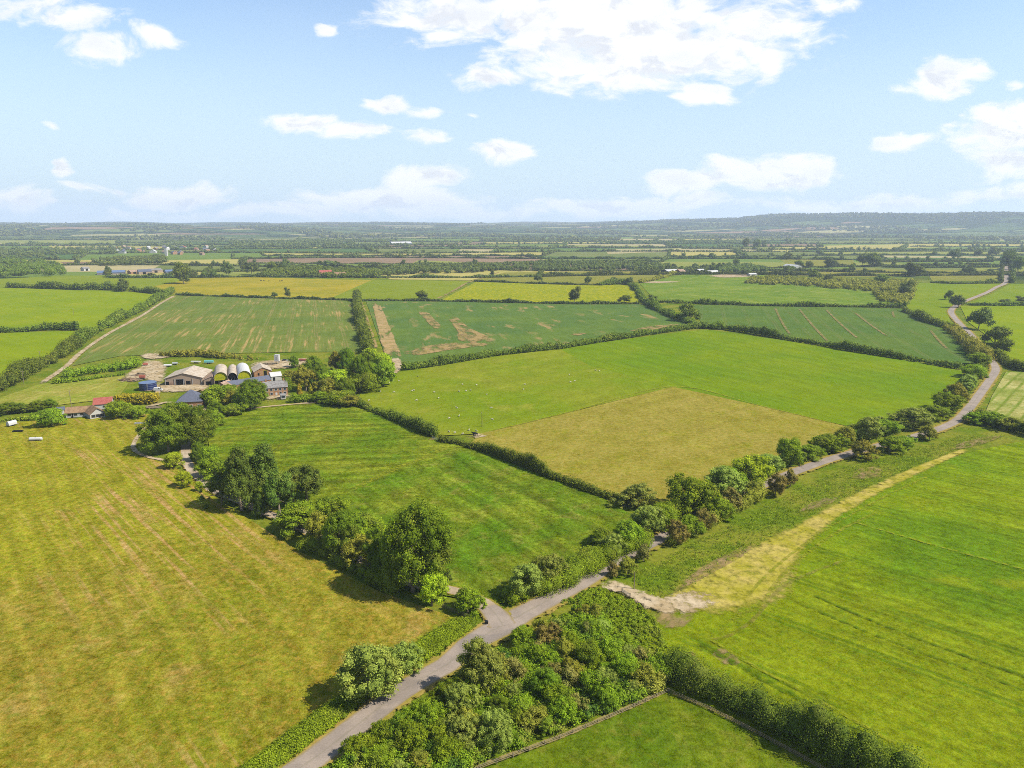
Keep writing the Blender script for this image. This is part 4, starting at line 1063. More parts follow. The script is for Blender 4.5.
while len(_placed) < 64:
    qx, qy = _r.uniform(_x0, _x1), _r.uniform(_y0, _y1); ins_ = False
    for i_ in range(len(_pg)):
        a_, b_ = _pg[i_], _pg[(i_ + 1) % len(_pg)]
        if (a_[1] > qy) != (b_[1] > qy) and qx < (b_[0] - a_[0]) * (qy - a_[1]) / (b_[1] - a_[1]) + a_[0]: ins_ = not ins_
    if not ins_ or any((qx - u) ** 2 + (qy - v) ** 2 < 11 for u, v in _placed): continue
    _placed.append((qx, qy))
    kd = _r.choice(['bush', 'bush', 'bush', 'olive', 'willow', 'oak', 'brown', 'bush'])
    pr = PROTO[kd][_r.randrange(len(PROTO[kd]))]
    e = empty('thicket_bush', (qx, qy, 0), _r.uniform(0, 6.28), 'leafy bush in the thicket below the crossroads', 'bush', 'bushes of the corner thicket')
    rr2 = _r.uniform(1.6, 3.6); hh2 = rr2 * _r.uniform(1.3, 2.1)
    for part in ('trunk', 'crown'):
        o = bpy.data.objects.new(part, pr[part]); link(o, e); o.scale = (rr2 / pr['R'], rr2 / pr['R'], hh2 / pr['H'])
tree('bushy_tree', 52, 427, 406, 20, 'bush', 'round bush left of the bungalow')
for i, it in enumerate([(8, 414, 402, 22, 'oak'), (22, 413, 403, 18, 'oak'), (36, 412, 401, 16, 'oak'), (51, 408, 399, 13, 'oak')]):
    tree('oak_tree', *it, ORD[i] + ' dark tree from the left edge, in the row beside the bungalow', 'dark tree row left of the bungalow')
singles = [
    (184, 284, 262, 19, 'big lone round tree standing between the far fields on the left'), (123, 292, 280, 11, 'round tree at the right end of the far left hedge'), (109, 290, 281, 9, 'smaller tree beside the round one in the far left hedge'),
    (690, 322, 303, 21, 'round dark tree where the hedges meet in the centre'), (574, 303, 288, 15, 'round tree below the yellow-flowering meadow'), (538, 283, 273, 8, 'small round tree in the pale olive meadow'), (422, 300, 290, 13, 'lone round tree at the bottom of the green meadow'),
    (288, 298, 288.5, 8, 'small lollipop tree on the yellow meadow hedge'), (275, 298, 292, 7, 'tiny bush left of the lollipop tree'), (588, 284, 276, 8, 'small tree left of the gap in the far hedge'), (613, 284, 278, 9, 'low tree on the hedge above the flowering meadow'),
    (629, 285, 277, 9, 'tree at the corner of the flowering meadow'), (624, 303, 295, 14, 'low dark bush below the flowering meadow'), (652, 305, 296, 12, 'low dark bush at the hedge junction'), (978, 330, 308, 22, 'large round dark tree right of the winding lane'),
    (994, 345, 326, 25, 'broad dark tree lower down right of the winding lane'), (958, 308, 296, 14, 'dark round tree on the inside of the lane bend'), (984, 323, 313, 12, 'small tree beside the large round one by the lane'), (1000, 354, 338, 20, 'bushy tree under the broad dark tree by the lane'),
    (1021, 303, 297, 13, 'tree at the right edge beside the far hedge'), (1004, 304, 299, 12, 'low tree on the hedge near the right edge'), (815, 279, 270, 14, 'round dark tree rising over the scrub belt'), (915, 277, 264, 18, 'tree at the corner of the scrub belt'),
    (953, 260, 249, 12, 'large round tree on the right plain'), (977, 257, 249, 9, 'round tree right of the large one on the plain'), (994, 256, 248, 11, 'third round tree along the right plain'), (1008, 270, 250, 17, 'tall dark tree where the far lane ends'), (1017, 272, 256, 12, 'tree just right of the end of the far lane'),
    (832, 268, 259, 12, 'rightmost of the round trees by the tan paddock'), (809, 268, 261, 8, 'middle round tree by the tan paddock'), (799, 267, 260, 10, 'left round tree by the tan paddock'), (787, 260, 253, 9, 'small tree above the white shed on the plain'),
    (862, 266, 253, 14, 'left tree of the clump on the right plain'), (873, 267, 252, 16, 'right tree of the clump on the right plain'), (229, 276, 263, 11, 'left one of two trees beyond the yellow meadow'), (252, 275, 262, 13, 'right one of two trees beyond the yellow meadow'),
    (271, 272, 261, 10, 'tree at the left end of the far woodland'), (285, 271, 260, 10, 'second tree rising over the far woodland'), (745, 249, 238, 8, 'left tree of the pair on the far strip'), (756, 249, 239, 9, 'right tree of the pair on the far strip'), (764, 248, 241, 5, 'small tree beside the far pair'),
    (330, 268, 260, 14, 'dark tree behind the red roofed farm'), (948, 300, 290, 8, 'small tree in the field inside the lane bend'), (905, 296, 282, 18, 'tree at the end of the scrub belt'), (828, 282, 274, 10, 'bush tree in the scrub belt'), (880, 284, 274, 14, 'pale tree in the scrub belt')]
for xb, yb, yt, w_, lab in singles:
    tree('hedgerow_tree', xb, yb, yt, w_, 'far', lab)

# ---- hedges
HG = 'field hedges'
hs = [
    ([(345, 403), (362, 407), (395, 420), (434, 437)], 6, 4.2, 'thick dark hedge from the garden wood to the hedge gap', 'hedge'),
    ([(441, 441), (480, 450), (520, 465), (560, 481), (600, 495), (628, 504)], 5, 3.6, 'long dark hedge between the tan pasture and the rough green field', 'hedge'),
    ([(403, 370), (440, 365), (500, 355), (560, 349)], 7, 5, 'left half of the hedge behind the sheep pasture', 'hedge'),
    ([(560, 349), (620, 339), (690, 329), (712, 328)], 7, 5, 'right half of the hedge behind the sheep pasture', 'hedge'),
    ([(722, 329), (760, 335), (800, 342), (850, 351), (900, 359), (958, 369)], 7, 5, 'dark hedge below the crop with wheel lines', 'hedge'),
    ([(357, 299), (358, 310), (361, 325), (366, 343), (368, 354)], 12, 8, 'tall strip of trees between the two crops', 'hedge'),
    ([(-30, 402), (5, 387), (22, 377), (42, 367), (60, 357), (76, 347)], 14, 8, 'lower part of the thick hedge beside the bare track', 'hedge'),
    ([(76, 347), (92, 334), (105, 328), (125, 318), (140, 311), (157, 301), (172, 293)], 12, 7, 'upper part of the thick hedge beside the bare track', 'hedge'),
    ([(-40, 335), (0, 333), (20, 332), (48, 330), (78, 330)], 8, 7, 'hedge between the two lime green pastures', 'hedge'),
    ([(8, 287.5), (40, 288.5), (82, 290), (107, 290), (126, 291)], 12, 9, 'far left hedge with rounded trees', 'hedge'),
    ([(132, 291), (150, 293), (166, 294)], 10, 7, 'short hedge at the top of the bare track', 'hedge'),
    ([(176, 295), (256, 298), (330, 300), (362, 301)], 4, 3.0, 'thin dark hedge below the yellow meadow', 'far'),
    ([(362, 301), (440, 301.5), (500, 302.5), (570, 304), (640, 304)], 4, 3.2, 'thin dark hedge below the flowering meadow', 'far'),
    ([(600, 285.5), (625, 284), (637, 291), (643, 301), (652, 307)], 9, 6, 'curved hedge beside the flowering meadow', 'hedge'),
    ([(652, 307), (665, 314), (682, 321), (704, 328), (722, 329)], 12, 6, 'thick hedge running down to the round tree', 'hedge'),
    ([(645, 302), (700, 304), (760, 306), (830, 307), (905, 308)], 7, 4.5, 'straight hedge below the light green crop', 'hedge'),
    ([(474, 281.5), (540, 284), (600, 285.5)], 4, 3, 'thin hedge between the flowering and olive meadows', 'far'),
    ([(640, 283), (655, 280), (672, 275), (682, 273)], 8, 5, 'broken hedge below the white roofed barns', 'olive'),
    ([(904, 311), (925, 321), (950, 329)], 10, 6, 'hedge curving down beside the lane bend', 'hedge'),
    ([(950, 330), (962, 340), (974, 352), (984, 362)], 16, 7, 'broad scrubby hedge left of the winding lane', 'olive'),
    ([(990, 352), (1004, 362), (1020, 370), (1060, 374)], 8, 5, 'hedge below the lime pasture at the right edge', 'hedge'),
    ([(966, 305), (1000, 306), (1060, 305)], 6, 4, 'hedge above the lime pasture at the right edge', 'hedge'),
    ([(970, 418), (985, 421), (1000, 425), (1024, 434), (1080, 450)], 5, 4, 'dark hedge below the hay field', 'hedge'),
    ([(55, 384), (90, 380), (125, 374)], 4, 2.2, 'low clipped hedge behind the hay paddock', 'bush'),
    ([(64, 378), (85, 374), (110, 371), (138, 367)], 14, 6, 'scrubby hedge between the track and the paddock', 'bush'),
    ([(160, 357), (200, 356), (240, 359), (256, 360)], 12, 4, 'low scrub behind the barns', 'olive'),
    ([(291, 402), (310, 401), (330, 399)], 6, 3.5, 'garden hedge below the golden conifers', 'bush'),
    ([(-40, 430), (5, 421), (30, 420), (58, 417)], 4, 1.6, 'ragged low hedge left of the bungalow', 'bush'),
    ([(666, 668), (682, 681), (700, 692), (725, 704), (770, 727), (820, 754), (880, 788), (950, 830)], 8.5, 6.6, 'tall dark hedge running to the bottom right corner', 'hedge'),
    ([(930, 283), (960, 284), (1000, 283)], 5, 4, 'hedge across the end of the bright green field', 'hedge'),
    ([(882, 267.5), (926, 268), (998, 267.5)], 7, 6, 'dark hedge along the narrow bright field', 'far'),
    ([(1001, 283), (1002, 272), (1003, 262)], 6, 6, 'hedge left of the end of the far lane', 'far'),
    ([(1012, 283), (1013, 272), (1011, 262)], 8, 7, 'hedge right of the end of the far lane', 'far'),
]
for i, (px, w_, h_, lab, kd) in enumerate(hs):
    near = P(*px[len(px) // 2]).y
    hedge('hedge', px, w_, h_, lab, kd, seed=i * 7 + 3, group=None)
# scrubby understorey of the lane hedgerow
hedge('hedge', [(506, 602), (530, 597), (552, 590), (580, 577), (606, 562), (630, 552), (650, 542)], 9, 4, 'low scrub under the willows beside the crossroads', 'bush', seed=201)
hedge('hedge', [(628, 543), (648, 528), (670, 519), (700, 506), (732, 490), (764, 475)], 10, 5, 'undergrowth hedge in the middle of the lane row', 'bush', seed=203)
hedge('hedge', [(764, 474), (800, 460), (850, 443), (880, 436), (914, 427), (936, 420)], 8, 3, 'undergrowth hedge along the far part of the lane', 'hedge', seed=205)
hedge('hedge', [(936, 420), (950, 409), (961, 397), (971, 384), (980, 372), (981, 362)], 7, 3, 'thick hedge on the inside of the lane below the bend', 'hedge', seed=207)
hedge('hedge', [(672, 545), (700, 530), (730, 513), (750, 503), (762, 497)], 6, 4, 'dark hedge on the crop side of the lane', 'olive', seed=209)
hedge('hedge', [(300, 560 - 12), (330, 556), (360, 572), (395, 592)], 8, 4.5, 'undergrowth between the drive trees', 'bush', seed=211)
# clipped square hedge
def clipped():
    a, b = P(116, 405), P(155, 404)
    L = (b - a).length; g = np.random.default_rng(4)
    n = 900
    cen = np.stack([g.random(n) * L, g.random(n) * 7, .6 + g.random(n) * 4.2], 1)
    V, Q, Tr, t = leaf_cloud(cen, np.full(n, .9), .6, 1.0, g, cull=False)
    o = bpy.data.objects.new('clipped_hedge', np_mesh('clipped_hedge', V, Q, Tr, FM['gold'], t)); link(o)
    o.location = (a.x, a.y, 0); o.rotation_euler = (0, 0, math.atan2(b.y - a.y, b.x - a.x))
    tag(o, 'square clipped golden hedge below the blue tank', 'hedge')
clipped()

# verge vegetation, thicket
mass('roadside_scrub', [(180, 820), (250, 766), (300, 728), (345, 698), (400, 657), (455, 622), (474, 620), (474, 628), (444, 648), (426, 660), (382, 688), (286, 762), (216, 812)], 1500, .5, 1.9, .5, 1.3, 'herb', 'rank green undergrowth on the left bank of the lane', .26, seed=1, cat='undergrowth')
mass('thicket', [(262, 830), (342, 768), (360, 756), (380, 742), (426, 708), (464, 680), (494, 658), (520, 646), (546, 629), (570, 614), (590, 604), (598, 620), (616, 640), (645, 655), (668, 670), (668, 688), (610, 712), (556, 733), (478, 762), (430, 785), (380, 830)], 1500, .5, 4.2, .6, 2.2, 'mixed', 'dense green thicket filling the corner below the crossroads', .32, seed=2, cat='thicket', holes=.75)
mass('rough_grass', [(560, 604), (585, 592), (600, 588), (640, 606), (655, 620), (668, 650), (655, 658), (625, 642), (600, 625), (588, 604)], 700, .2, .8, .3, .8, 'herb', 'rough grass bank beside the field entrance', .24, seed=3, cat='grass')
mass('rough_grass', [(635, 590), (632, 575), (700, 540), (760, 510), (800, 487), (850, 466), (900, 455), (960, 436), (1010, 436), (960, 450), (880, 482), (800, 520), (720, 570), (672, 598), (650, 596)], 3200, .1, .55, .25, .7, 'herb', 'long rough grass between the lane and the vivid crop', .3, seed=4, cat='grass', cover=.5, core=0)
# far woods
woods = [([(-60, 280), (-60, 262), (20, 262), (60, 264), (66, 276), (20, 278)], 420, 8, 17, 4, 8, 'hedge', 'wood at the left edge beyond the far fields'),
         ([(90, 262), (130, 259), (165, 258), (166, 264), (100, 266)], 260, 8, 15, 4, 8, 'far', 'green wood behind the long grey shed'),
         ([(262, 277), (268, 270), (300, 269), (345, 271), (392, 272), (380, 278), (330, 278)], 420, 6, 14, 4, 7, 'hedge', 'wood around the red roofed farm'),
         ([(378, 275), (400, 268), (470, 267), (512, 266), (505, 271), (470, 273), (400, 275)], 420, 8, 15, 4, 7, 'far', 'left half of the woodland belt'),
         ([(505, 271), (512, 265), (560, 263), (620, 264), (670, 266), (668, 271.5), (590, 271), (540, 272)], 480, 8, 14, 4, 7, 'far', 'right half of the woodland belt'),
         ([(715, 272.5), (722, 267), (750, 267), (772, 272), (760, 274)], 150, 7, 14, 4, 7, 'far', 'copse behind the white roofed barns'),
         ([(745, 284), (752, 278), (768, 278), (830, 281), (880, 281), (915, 282), (913, 296), (905, 308), (880, 301), (870, 292), (800, 286)], 620, 3, 9, 3, 6, 'olive', 'wide belt of scrub across the right fields'),
         ([(-60, 262), (-60, 250), (40, 250), (120, 248), (120, 252), (60, 257)], 200, 8, 14, 6, 11, 'far', 'distant wood at the left'),
         ([(600, 242.5), (760, 241), (770, 243.8), (600, 244.5)], 260, 9, 15, 6, 10, 'far', 'dark distant tree belt in the middle'),
         ([(480, 240), (620, 238.6), (620, 240.5), (480, 241.6)], 240, 9, 15, 7, 11, 'far', 'distant tree line under the pale strip'),
         ([(230, 243), (340, 240), (345, 245), (235, 248)], 280, 9, 16, 7, 12, 'far', 'distant woods behind the village')]
for i, (pg, n_, a_, b_, c_, d_, kd, lab) in enumerate(woods):
    lf = max(.9, P(*pg[0]).y * .0014)
    mass('woodland', pg, n_, a_, b_, c_, d_, kd, lab, min(lf, 4), seed=40 + i, cat='wood', cover=1.1)

# hedges of the patchwork: the nearer ones single, the rest as one mass
rest = []; cnt = 0; tcount = 0
hr = random.Random(4)
tsp = []
for i, typ, pts in patch_edges:
    xm = sum(p[0] for p in pts) / len(pts)
    if xm < -60 or xm > 1084: continue
    if typ == 'b' and hr.random() < .12: continue
    if typ == 's' and hr.random() < .25: continue
    dist = P(*pts[0]).y
    w_ = hr.uniform(5, 9); h_ = hr.uniform(3.5, 6.5)
    if i <= 5 and cnt < 170:
        o = hedge('hedge', pts, w_, h_, 'distant field hedge among the patchwork fields of the plain', 'far', seed=500 + cnt, leaf=dist * .0012, group='distant hedges of the plain', gap=0)
        cnt += 1
    else:
        w_ *= 1 + dist / 6000
        rest.append(hedge('x', pts, w_ * 1.6, h_ * 1.3, '', 'far', seed=900 + len(rest), leaf=dist * .0014, build=False))
    for k in range(hr.choice([2, 3, 4, 6, 8]) if i <= 9 else 0):
        t = hr.random(); a, b = P(*pts[0]), P(*pts[-1]); q = a.lerp(b, t)
        tsp.append((q, hr.uniform(8, 14), hr.uniform(4, 7)))
    if i > 6:
        g = np.random.default_rng(len(rest) + 5); n = g.integers(3, 12)
        a, b = P(*pts[0]), P(*pts[-1]); t = g.random(n)
        cen = np.stack([a.x + (b.x - a.x) * t, a.y + (b.y - a.y) * t, np.full(n, 7.0)], 1)
        rest.append(leaf_cloud(cen, 5 + 4 * g.random(n), dist * .0014, 1.0, g, cull=False))
tsp.sort(key=lambda t: t[0].y)
tsp_i, tsp_m = tsp[:150], tsp[150:]
_g = np.random.default_rng(31)
_c = np.array([(q.x, q.y, h_ * .6) for q, h_, r_ in tsp_m]); _r = np.array([r_ for q, h_, r_ in tsp_m])
rest.append(leaf_cloud(_c, _r, 3.2, 1.1, _g, cull=False, squash=1.1))
Vs = []; Qs = []; Ts = []; t1 = []; t2 = []; o_ = 0
for V, Q, Tr, t in rest:
    Vs.append(V); Qs.append(Q + o_); Ts.append(Tr + o_); t1.append(t[:len(Q)]); t2.append(t[len(Q):]); o_ += len(V)
Vs = np.concatenate(Vs)
o = bpy.data.objects.new('hedgerows', np_mesh('hedgerows', Vs, np.concatenate(Qs), np.concatenate(Ts), FM['far'], np.concatenate(t1 + t2))); link(o)
tag(o, 'hazy far-off hedgerows and trees melting together below the hills', 'hedgerows', None, 'stuff')
for q, h_, r_ in tsp_i:
    pr = PROTO['far'][tcount % 3]; tcount += 1
    o = bpy.data.objects.new('hedgerow_tree', pr['crown']); link(o)
    o.location = (q.x, q.y, 0); o.scale = (r_ / pr['R'], r_ / pr['R'], h_ / pr['H']); o.rotation_euler = (0, 0, hr.uniform(0, 6))
    tag(o, 'small distant tree standing in the hedges of the plain', 'tree', 'distant trees of the plain')
# woods on the far hills
def far_trees():
    g = np.random.default_rng(9)
    n = 15000
    az = g.uniform(-.66, .66, n); r = 4500 + 6500 * g.random(n) ** .8
    x = r * np.sin(az); y = r * np.cos(az)
    k = np.sin(x / 420 + .3) * np.sin(y / 300) + .6 * np.sin(x / 190 + y / 350) + .9 * (terrain_h(x, y) > 110) > .35
    x, y, r = x[k], y[k], r[k]
    cen = np.stack([x, y, terrain_h(x, y) + 6], 1)
    V, Q, Tr, t = leaf_cloud(cen, 9 + 14 * g.random(len(x)), 14, .8, g, cull=False, squash=.6)
    o = bpy.data.objects.new('woodland', np_mesh('woodland', V, Q, Tr, FM['far'], t)); link(o)
    tag(o, 'scattered blue-green woods on the plain and hills at the horizon', 'wood', None, 'stuff')
far_trees()
#@@BUILD
# ------------------------------------------------------------------ buildings and things
def flat_mat(name, c, rough=.8, spec=.2, var=.15, scale=.8, streak=None, c2=None, metal=0):
    m, T = new_mat(name)
    pos = T.n('ShaderNodeTexCoord').outputs['Object']
    v = T.vmath('MULTIPLY', pos, streak) if streak else pos
    n = T.noise(v, scale, 6, .7)
    col = D(*c)
    if c2: col = T.mix(T.ramp(T.noise(pos, scale * .35, 5, .65), .42, .6), D(*c), D(*c2))
    g = T.ramp(n, .3, .7, 1 - var, 1 + var, False)
    col = T.mix(1.0, col, T.n('ShaderNodeCombineColor', ins={0: g, 1: g, 2: g}).outputs[0], 'MULTIPLY')
    finish(T, col, rough, spec, n, .3, .05, metal)
    return m


B = dict(
    fibre=flat_mat('fibre_cement_roof', (228, 212, 190), .85, .2, .18, 1.2, (1, .25, 1), (204, 184, 158)),
    pinkroof=flat_mat('weathered_clay_roof', (212, 180, 156), .85, .1, .2, 1.5, None, (170, 140, 116)),
    slate=flat_mat('slate_roof', (112, 116, 132), .6, .3, .2, 1.5),
    paleslate=flat_mat('pale_slate_roof', (168, 164, 160), .7, .3, .22, 2, None, (140, 134, 128)),
    white=flat_mat('white_sheet', (238, 236, 230), .6, .3, .08, 1),
    paper=flat_mat('white_render', (226, 224, 214), .9, .1, .08, 1),
    moss=flat_mat('mossy_boards', (210, 206, 30), .9, .1, .25, 1.5, None, (176, 186, 20)),
    brick=flat_mat('orange_brick', (190, 134, 92), .9, .1, .22, 2.5, None, (206, 168, 124)),
    boards=flat_mat('weathered_boards', (200, 176, 150), .9, .1, .2, 2, (4, 4, .4)),
    red=flat_mat('red_tiled_roof', (196, 112, 96), .8, .2, .18, 1.5, None, (184, 96, 84)),
    tile=flat_mat('brown_tiled_roof', (184, 150, 112), .85, .1, .2, 1.5, None, (160, 126, 96)),
    dark=flat_mat('painted_dark_opening', (30, 28, 28), .9, .1, .2, 1),  # near-black colour standing in for the unlit interior behind open doorways
    glass=flat_mat('window_glass', (60, 68, 76), .15, .6, .1, 1),
    blue=flat_mat('blue_tank_steel', (34, 48, 104), .45, .4, .18, .6),
    bluel=flat_mat('pale_blue_band', (120, 140, 176), .5, .4, .1, .6),
    steel=flat_mat('galvanised_steel', (190, 192, 190), .45, .5, .12, 1),
    teal=flat_mat('teal_tarpaulin', (120, 196, 186), .6, .3, .15, 1.5),
    wood=flat_mat('grey_timber', (166, 150, 124), .9, .1, .25, 5),
    soil=flat_mat('dark_heap', (120, 96, 72), .95, .05, .4, .8, None, (160, 130, 104)),
    black=flat_mat('black_plastic', (24, 24, 26), .4, .4, .1, 2),
    wool=flat_mat('sheep_wool', (226, 218, 196), .95, .05, .08, 6),
    face=flat_mat('sheep_face', (226, 216, 196), .9, .1, .1, 6),
    hide=flat_mat('black_hide', (26, 24, 24), .7, .2, .2, 4),
    tyre=flat_mat('tyre_rubber', (28, 28, 28), .9, .1, .1, 4),
    pink=flat_mat('red_brown_paint', (176, 96, 72), .7, .2, .2, 2),
)


def frame(pl, pr, label, name, cat, group=None):
    a = P(*pl); b = P(*pr)
    e = empty(name, (a.x, a.y, 0), math.atan2(b.y - a.y, b.x - a.x), label, cat, group)
    return e, (b - a).length


def opening(parent, name, x0, x1, z0, z1, mat, side='front', off=0.0, fr=None):
    """window or door set 3 cm proud of a wall, with its own surround; side front (y=off) / right (x=off)"""
    m = MB()
    def bx(mb, a0, a1, b0, b1, d0, d1):
        if side == 'front': mb.box(a0, a1, off - d1, off - d0, b0, b1)
        else: mb.box(off + d0, off + d1, a0, a1, b0, b1)
    bx(m, x0, x1, z0, z1, -.05, .03)
    o = m.build(name, mat, parent)
    if fr:
        f = MB(); t = .14
        bx(f, x0 - t, x0, z0 - t, z1 + t, -.05, .07); bx(f, x1, x1 + t, z0 - t, z1 + t, -.05, .07)
        bx(f, x0, x1, z1, z1 + t, -.05, .07); bx(f, x0, x1, z0 - t, z0, -.05, .07)
        f.build('frame', fr, o)
    return o


def gabled(name, label, cat, pl, pr, depth, eave, ridge, axis, wall, roof, over=.4, group=None, mid=.5):
    e, W = frame(pl, pr, label, name, cat, group)
    m = MB(); r = MB(); t = .16
    if axis == 'y':
        m.prism([(0, 0), (W, 0), (W, eave), (W * mid, ridge), (0, eave)], 0, depth, 'y')
        dr = over * (ridge - eave) / (W * .5)
        r.prism([(-over, eave - dr + .03), (W * mid, ridge + .03), (W + over, eave - dr + .03), (W + over, eave - dr + .03 + t), (W * mid, ridge + .03 + t), (-over, eave - dr + .03 + t)], -over, depth + over, 'y')
    else:
        m.prism([(0, 0), (depth, 0), (depth, eave), (depth * mid, ridge), (0, eave)], 0, W, 'x')
        dr = over * (ridge - eave) / (depth * .5)
        r.prism([(-over, eave - dr + .03), (depth * mid, ridge + .03), (depth + over, eave - dr + .03), (depth + over, eave - dr + .03 + t), (depth * mid, ridge + .03 + t), (-over, eave - dr + .03 + t)], -over, W + over, 'x')
    m.build('wall', wall, e); rf = r.build('roof', roof, e)
    return e, W, rf


def hipped(name, label, cat, pl, pr, depth, eave, ridge, wall, roof):
    e, W = frame(pl, pr, label, name, cat)
    MB().box(0, W, 0, depth, 0, eave).build('wall', wall, e)
    o = .5; h = depth / 2 - .2
    v = [(-o, -o, eave + .01), (W + o, -o, eave + .01), (W + o, depth + o, eave + .01), (-o, depth + o, eave + .01), (h, depth / 2, ridge), (W - h, depth / 2, ridge)]
    MB().add(v, [(0, 1, 5, 4), (1, 2, 5), (2, 3, 4, 5), (3, 0, 4), (3, 2, 1, 0)]).build('roof', roof, e)
    return e, W


def arched(label, pl, pr, depth, eave, rise, roofm, sheet, sheet_z, door=None):
    e, W = frame(pl, pr, label, 'arched_barn', 'barn')
    n = 14; arc = [(W / 2 - (W / 2 + .1) * math.cos(math.pi * k / n), eave + rise * math.sin(math.pi * k / n)) for k in range(n + 1)]
    arco = [(W / 2 - (W / 2 + .25) * math.cos(math.pi * k / n), eave + (rise + .15) * math.sin(math.pi * k / n)) for k in range(n + 1)]
    MB().prism(arco + arc[::-1], -.5, depth, 'y').build('roof', roofm, e)
    w = MB(); w.box(0, .2, 0, depth, 0, eave); w.box(W - .2, W, 0, depth, 0, eave); w.box(.2, W - .2, depth - .3, depth - .1, 0, eave)
    w.build('wall', B['boards'], e)
    ins = [(x * 1.0, z - .03) for x, z in arc[1:-1]]
    MB().prism([(.22, sheet_z)] + [(max(.22, min(W - .22, x)), max(z, sheet_z + .01)) for x, z in ins] + [(W - .22, sheet_z)], .1, .25, 'y').build('gable_panel', sheet, e)
    for x in (.1, W / 3, 2 * W / 3, W - .3):
        MB().box(x, x + .22, .3, .52, 0, sheet_z + .1).build('post', B['steel'], e)
    if door: MB().box(door[0], door[1], .55, .7, 0, sheet_z).build('door', sheet, e)
    return e


# farm buildings
e, W, rf = gabled('barn', 'big pale open-fronted barn with a low pitched sheet roof', 'barn', (165, 386), (203, 384.8), 24, 4.6, 7.8, 'y', B['boards'], B['fibre'], .5)
opening(e, 'door', W * .30, W * .52, .05, 4.0, B['dark'], fr=B['steel']); opening(e, 'door', .6, 2.6, .05, 2.6, B['dark']); opening(e, 'door', W * .56, W * .68, .05, 2.8, B['dark'])  # dark slabs paint the shade inside the open doorways
opening(e, 'panel', W * .12, W * .27, .05, 3.0, B['pinkroof']); opening(e, 'door', 2.5, 6.5, .05, 3.2, B['dark'], side='right', off=W)
for k in range(5): MB().box(W * (.02 + .235 * k), W * (.02 + .235 * k) + .25, -.3, -.06, 0, 4.5).build('post', B['steel'], e)
e, W, rf = gabled('lean_to', 'tan lean-to joined to the right of the big barn', 'shed', (204, 385.6), (214.3, 385.2), 24, 3.6, 5.6, 'y', B['boards'], B['pinkroof'], .3, mid=.85)
opening(e, 'door', 1.2, 4.4, .05, 2.6, B['dark'])
arched('left arched barn with a grey-white roof and mossy front', (214.8, 386.4), (228, 385.4), 28, 4.8, 4.0, B['fibre'], B['moss'], 3.6)
arched('middle arched barn with a dark open front', (228.6, 385.8), (238, 385.1), 28, 4.8, 3.4, B['fibre'], B['dark'], 4.6, (2.4, 4.2))  # dark gable panel and door slab paint the shade of the open front
arched('right arched barn with a bright white roof and mossy front', (238.6, 386), (252, 384.9), 28, 5.2, 4.2, B['white'], B['moss'], 3.6, (.4, 4.4))
e, W, rf = gabled('brick_barn', 'brick barn with a pale roof and yellow door by the stack yard', 'barn', (254.5, 378), (272, 376.5), 16, 4.0, 6.6, 'y', B['brick'], B['fibre'], .4)
opening(e, 'door', W * .55, W * .72, .05, 4.4, B['dark'], fr=B['moss']); opening(e, 'door', W * .2, W * .3, 1.4, 3.0, B['dark'])
e, W, rf = gabled('white_shed', 'white roofed shed between brick barn and farmhouse', 'shed', (271.5, 381), (282, 380), 10, 2.8, 4.6, 'x', B['paper'], B['white'], .3)
opening(e, 'door', 1, 2.4, .05, 2.2, B['dark'])
e, W, rf = gabled('stable_range', 'long low building with a dark slate roof in the yard', 'outbuilding', (230, 390), (271, 383.5), 6.5, 2.7, 4.8, 'x', B['brick'], B['slate'], .3)
for k in range(6): opening(e, 'door', W * (.06 + .155 * k), W * (.06 + .155 * k) + 1.2, .05, 2.1, B['pink'] if k % 2 else B['dark'], fr=B['wood'])
e, W, rf = gabled('brick_shed', 'small orange brick shed with its gable to the drive', 'shed', (214.5, 391), (228, 391.5), 9, 2.8, 5.2, 'y', B['brick'], B['pinkroof'], .3)
opening(e, 'window', W * .4, W * .6, 1.2, 2.3, B['glass'], fr=B['white'])
e, W, rf = gabled('brick_shed', 'low brown roofed shed at the yard corner', 'shed', (206.5, 397), (213.5, 395), 8, 2.4, 3.8, 'x', B['brick'], B['tile'], .3)
opening(e, 'door', 1, 2.1, .05, 2.0, B['dark'])
e, W, rf = gabled('farmhouse', 'brick farmhouse with a long pale slate roof', 'house', (264.5, 397), (288, 395), 8, 5.2, 8.2, 'x', B['brick'], B['paleslate'], .35)
for k in range(5):
    opening(e, 'window', W * (.07 + .19 * k), W * (.07 + .19 * k) + 1.3, 3.3, 4.5, B['glass'], fr=B['white'])
    if k != 2: opening(e, 'window', W * (.07 + .19 * k), W * (.07 + .19 * k) + 1.3, .9, 2.2, B['glass'], fr=B['white'])
opening(e, 'door', W * .47, W * .47 + 1.1, .05, 2.1, B['white'])
for x in (1.2, W - 2): MB().box(x, x + .8, 3.6, 4.4, 7.2, 9.6).build('chimney', B['brick'], rf)
e, W, rf = gabled('garden_room', 'pale conservatory against the right end of the farmhouse', 'conservatory', (281, 399.5), (286, 399), 3.2, 2.3, 3.0, 'x', B['paper'], B['paleslate'], .15)
opening(e, 'window', .3, W - .3, .8, 2.0, B['glass'], fr=B['white'])
e, W, rf = gabled('garden_shed', 'little orange shed right of the farmhouse', 'shed', (291.5, 381), (297, 380.5), 4, 2.2, 3.4, 'x', B['brick'], B['red'], .2)
opening(e, 'door', .8, 1.8, .05, 1.9, B['dark'])
e, W = hipped('slate_house', 'house with a hipped dark slate roof beside the large round trees', 'house', (177, 410), (203, 408.5), 13, 4.2, 9.6, B['brick'], B['slate'])
for k in range(3): opening(e, 'window', 2 + 4.4 * k, 3.6 + 4.4 * k, 1.0, 2.4, B['glass'], fr=B['white'])
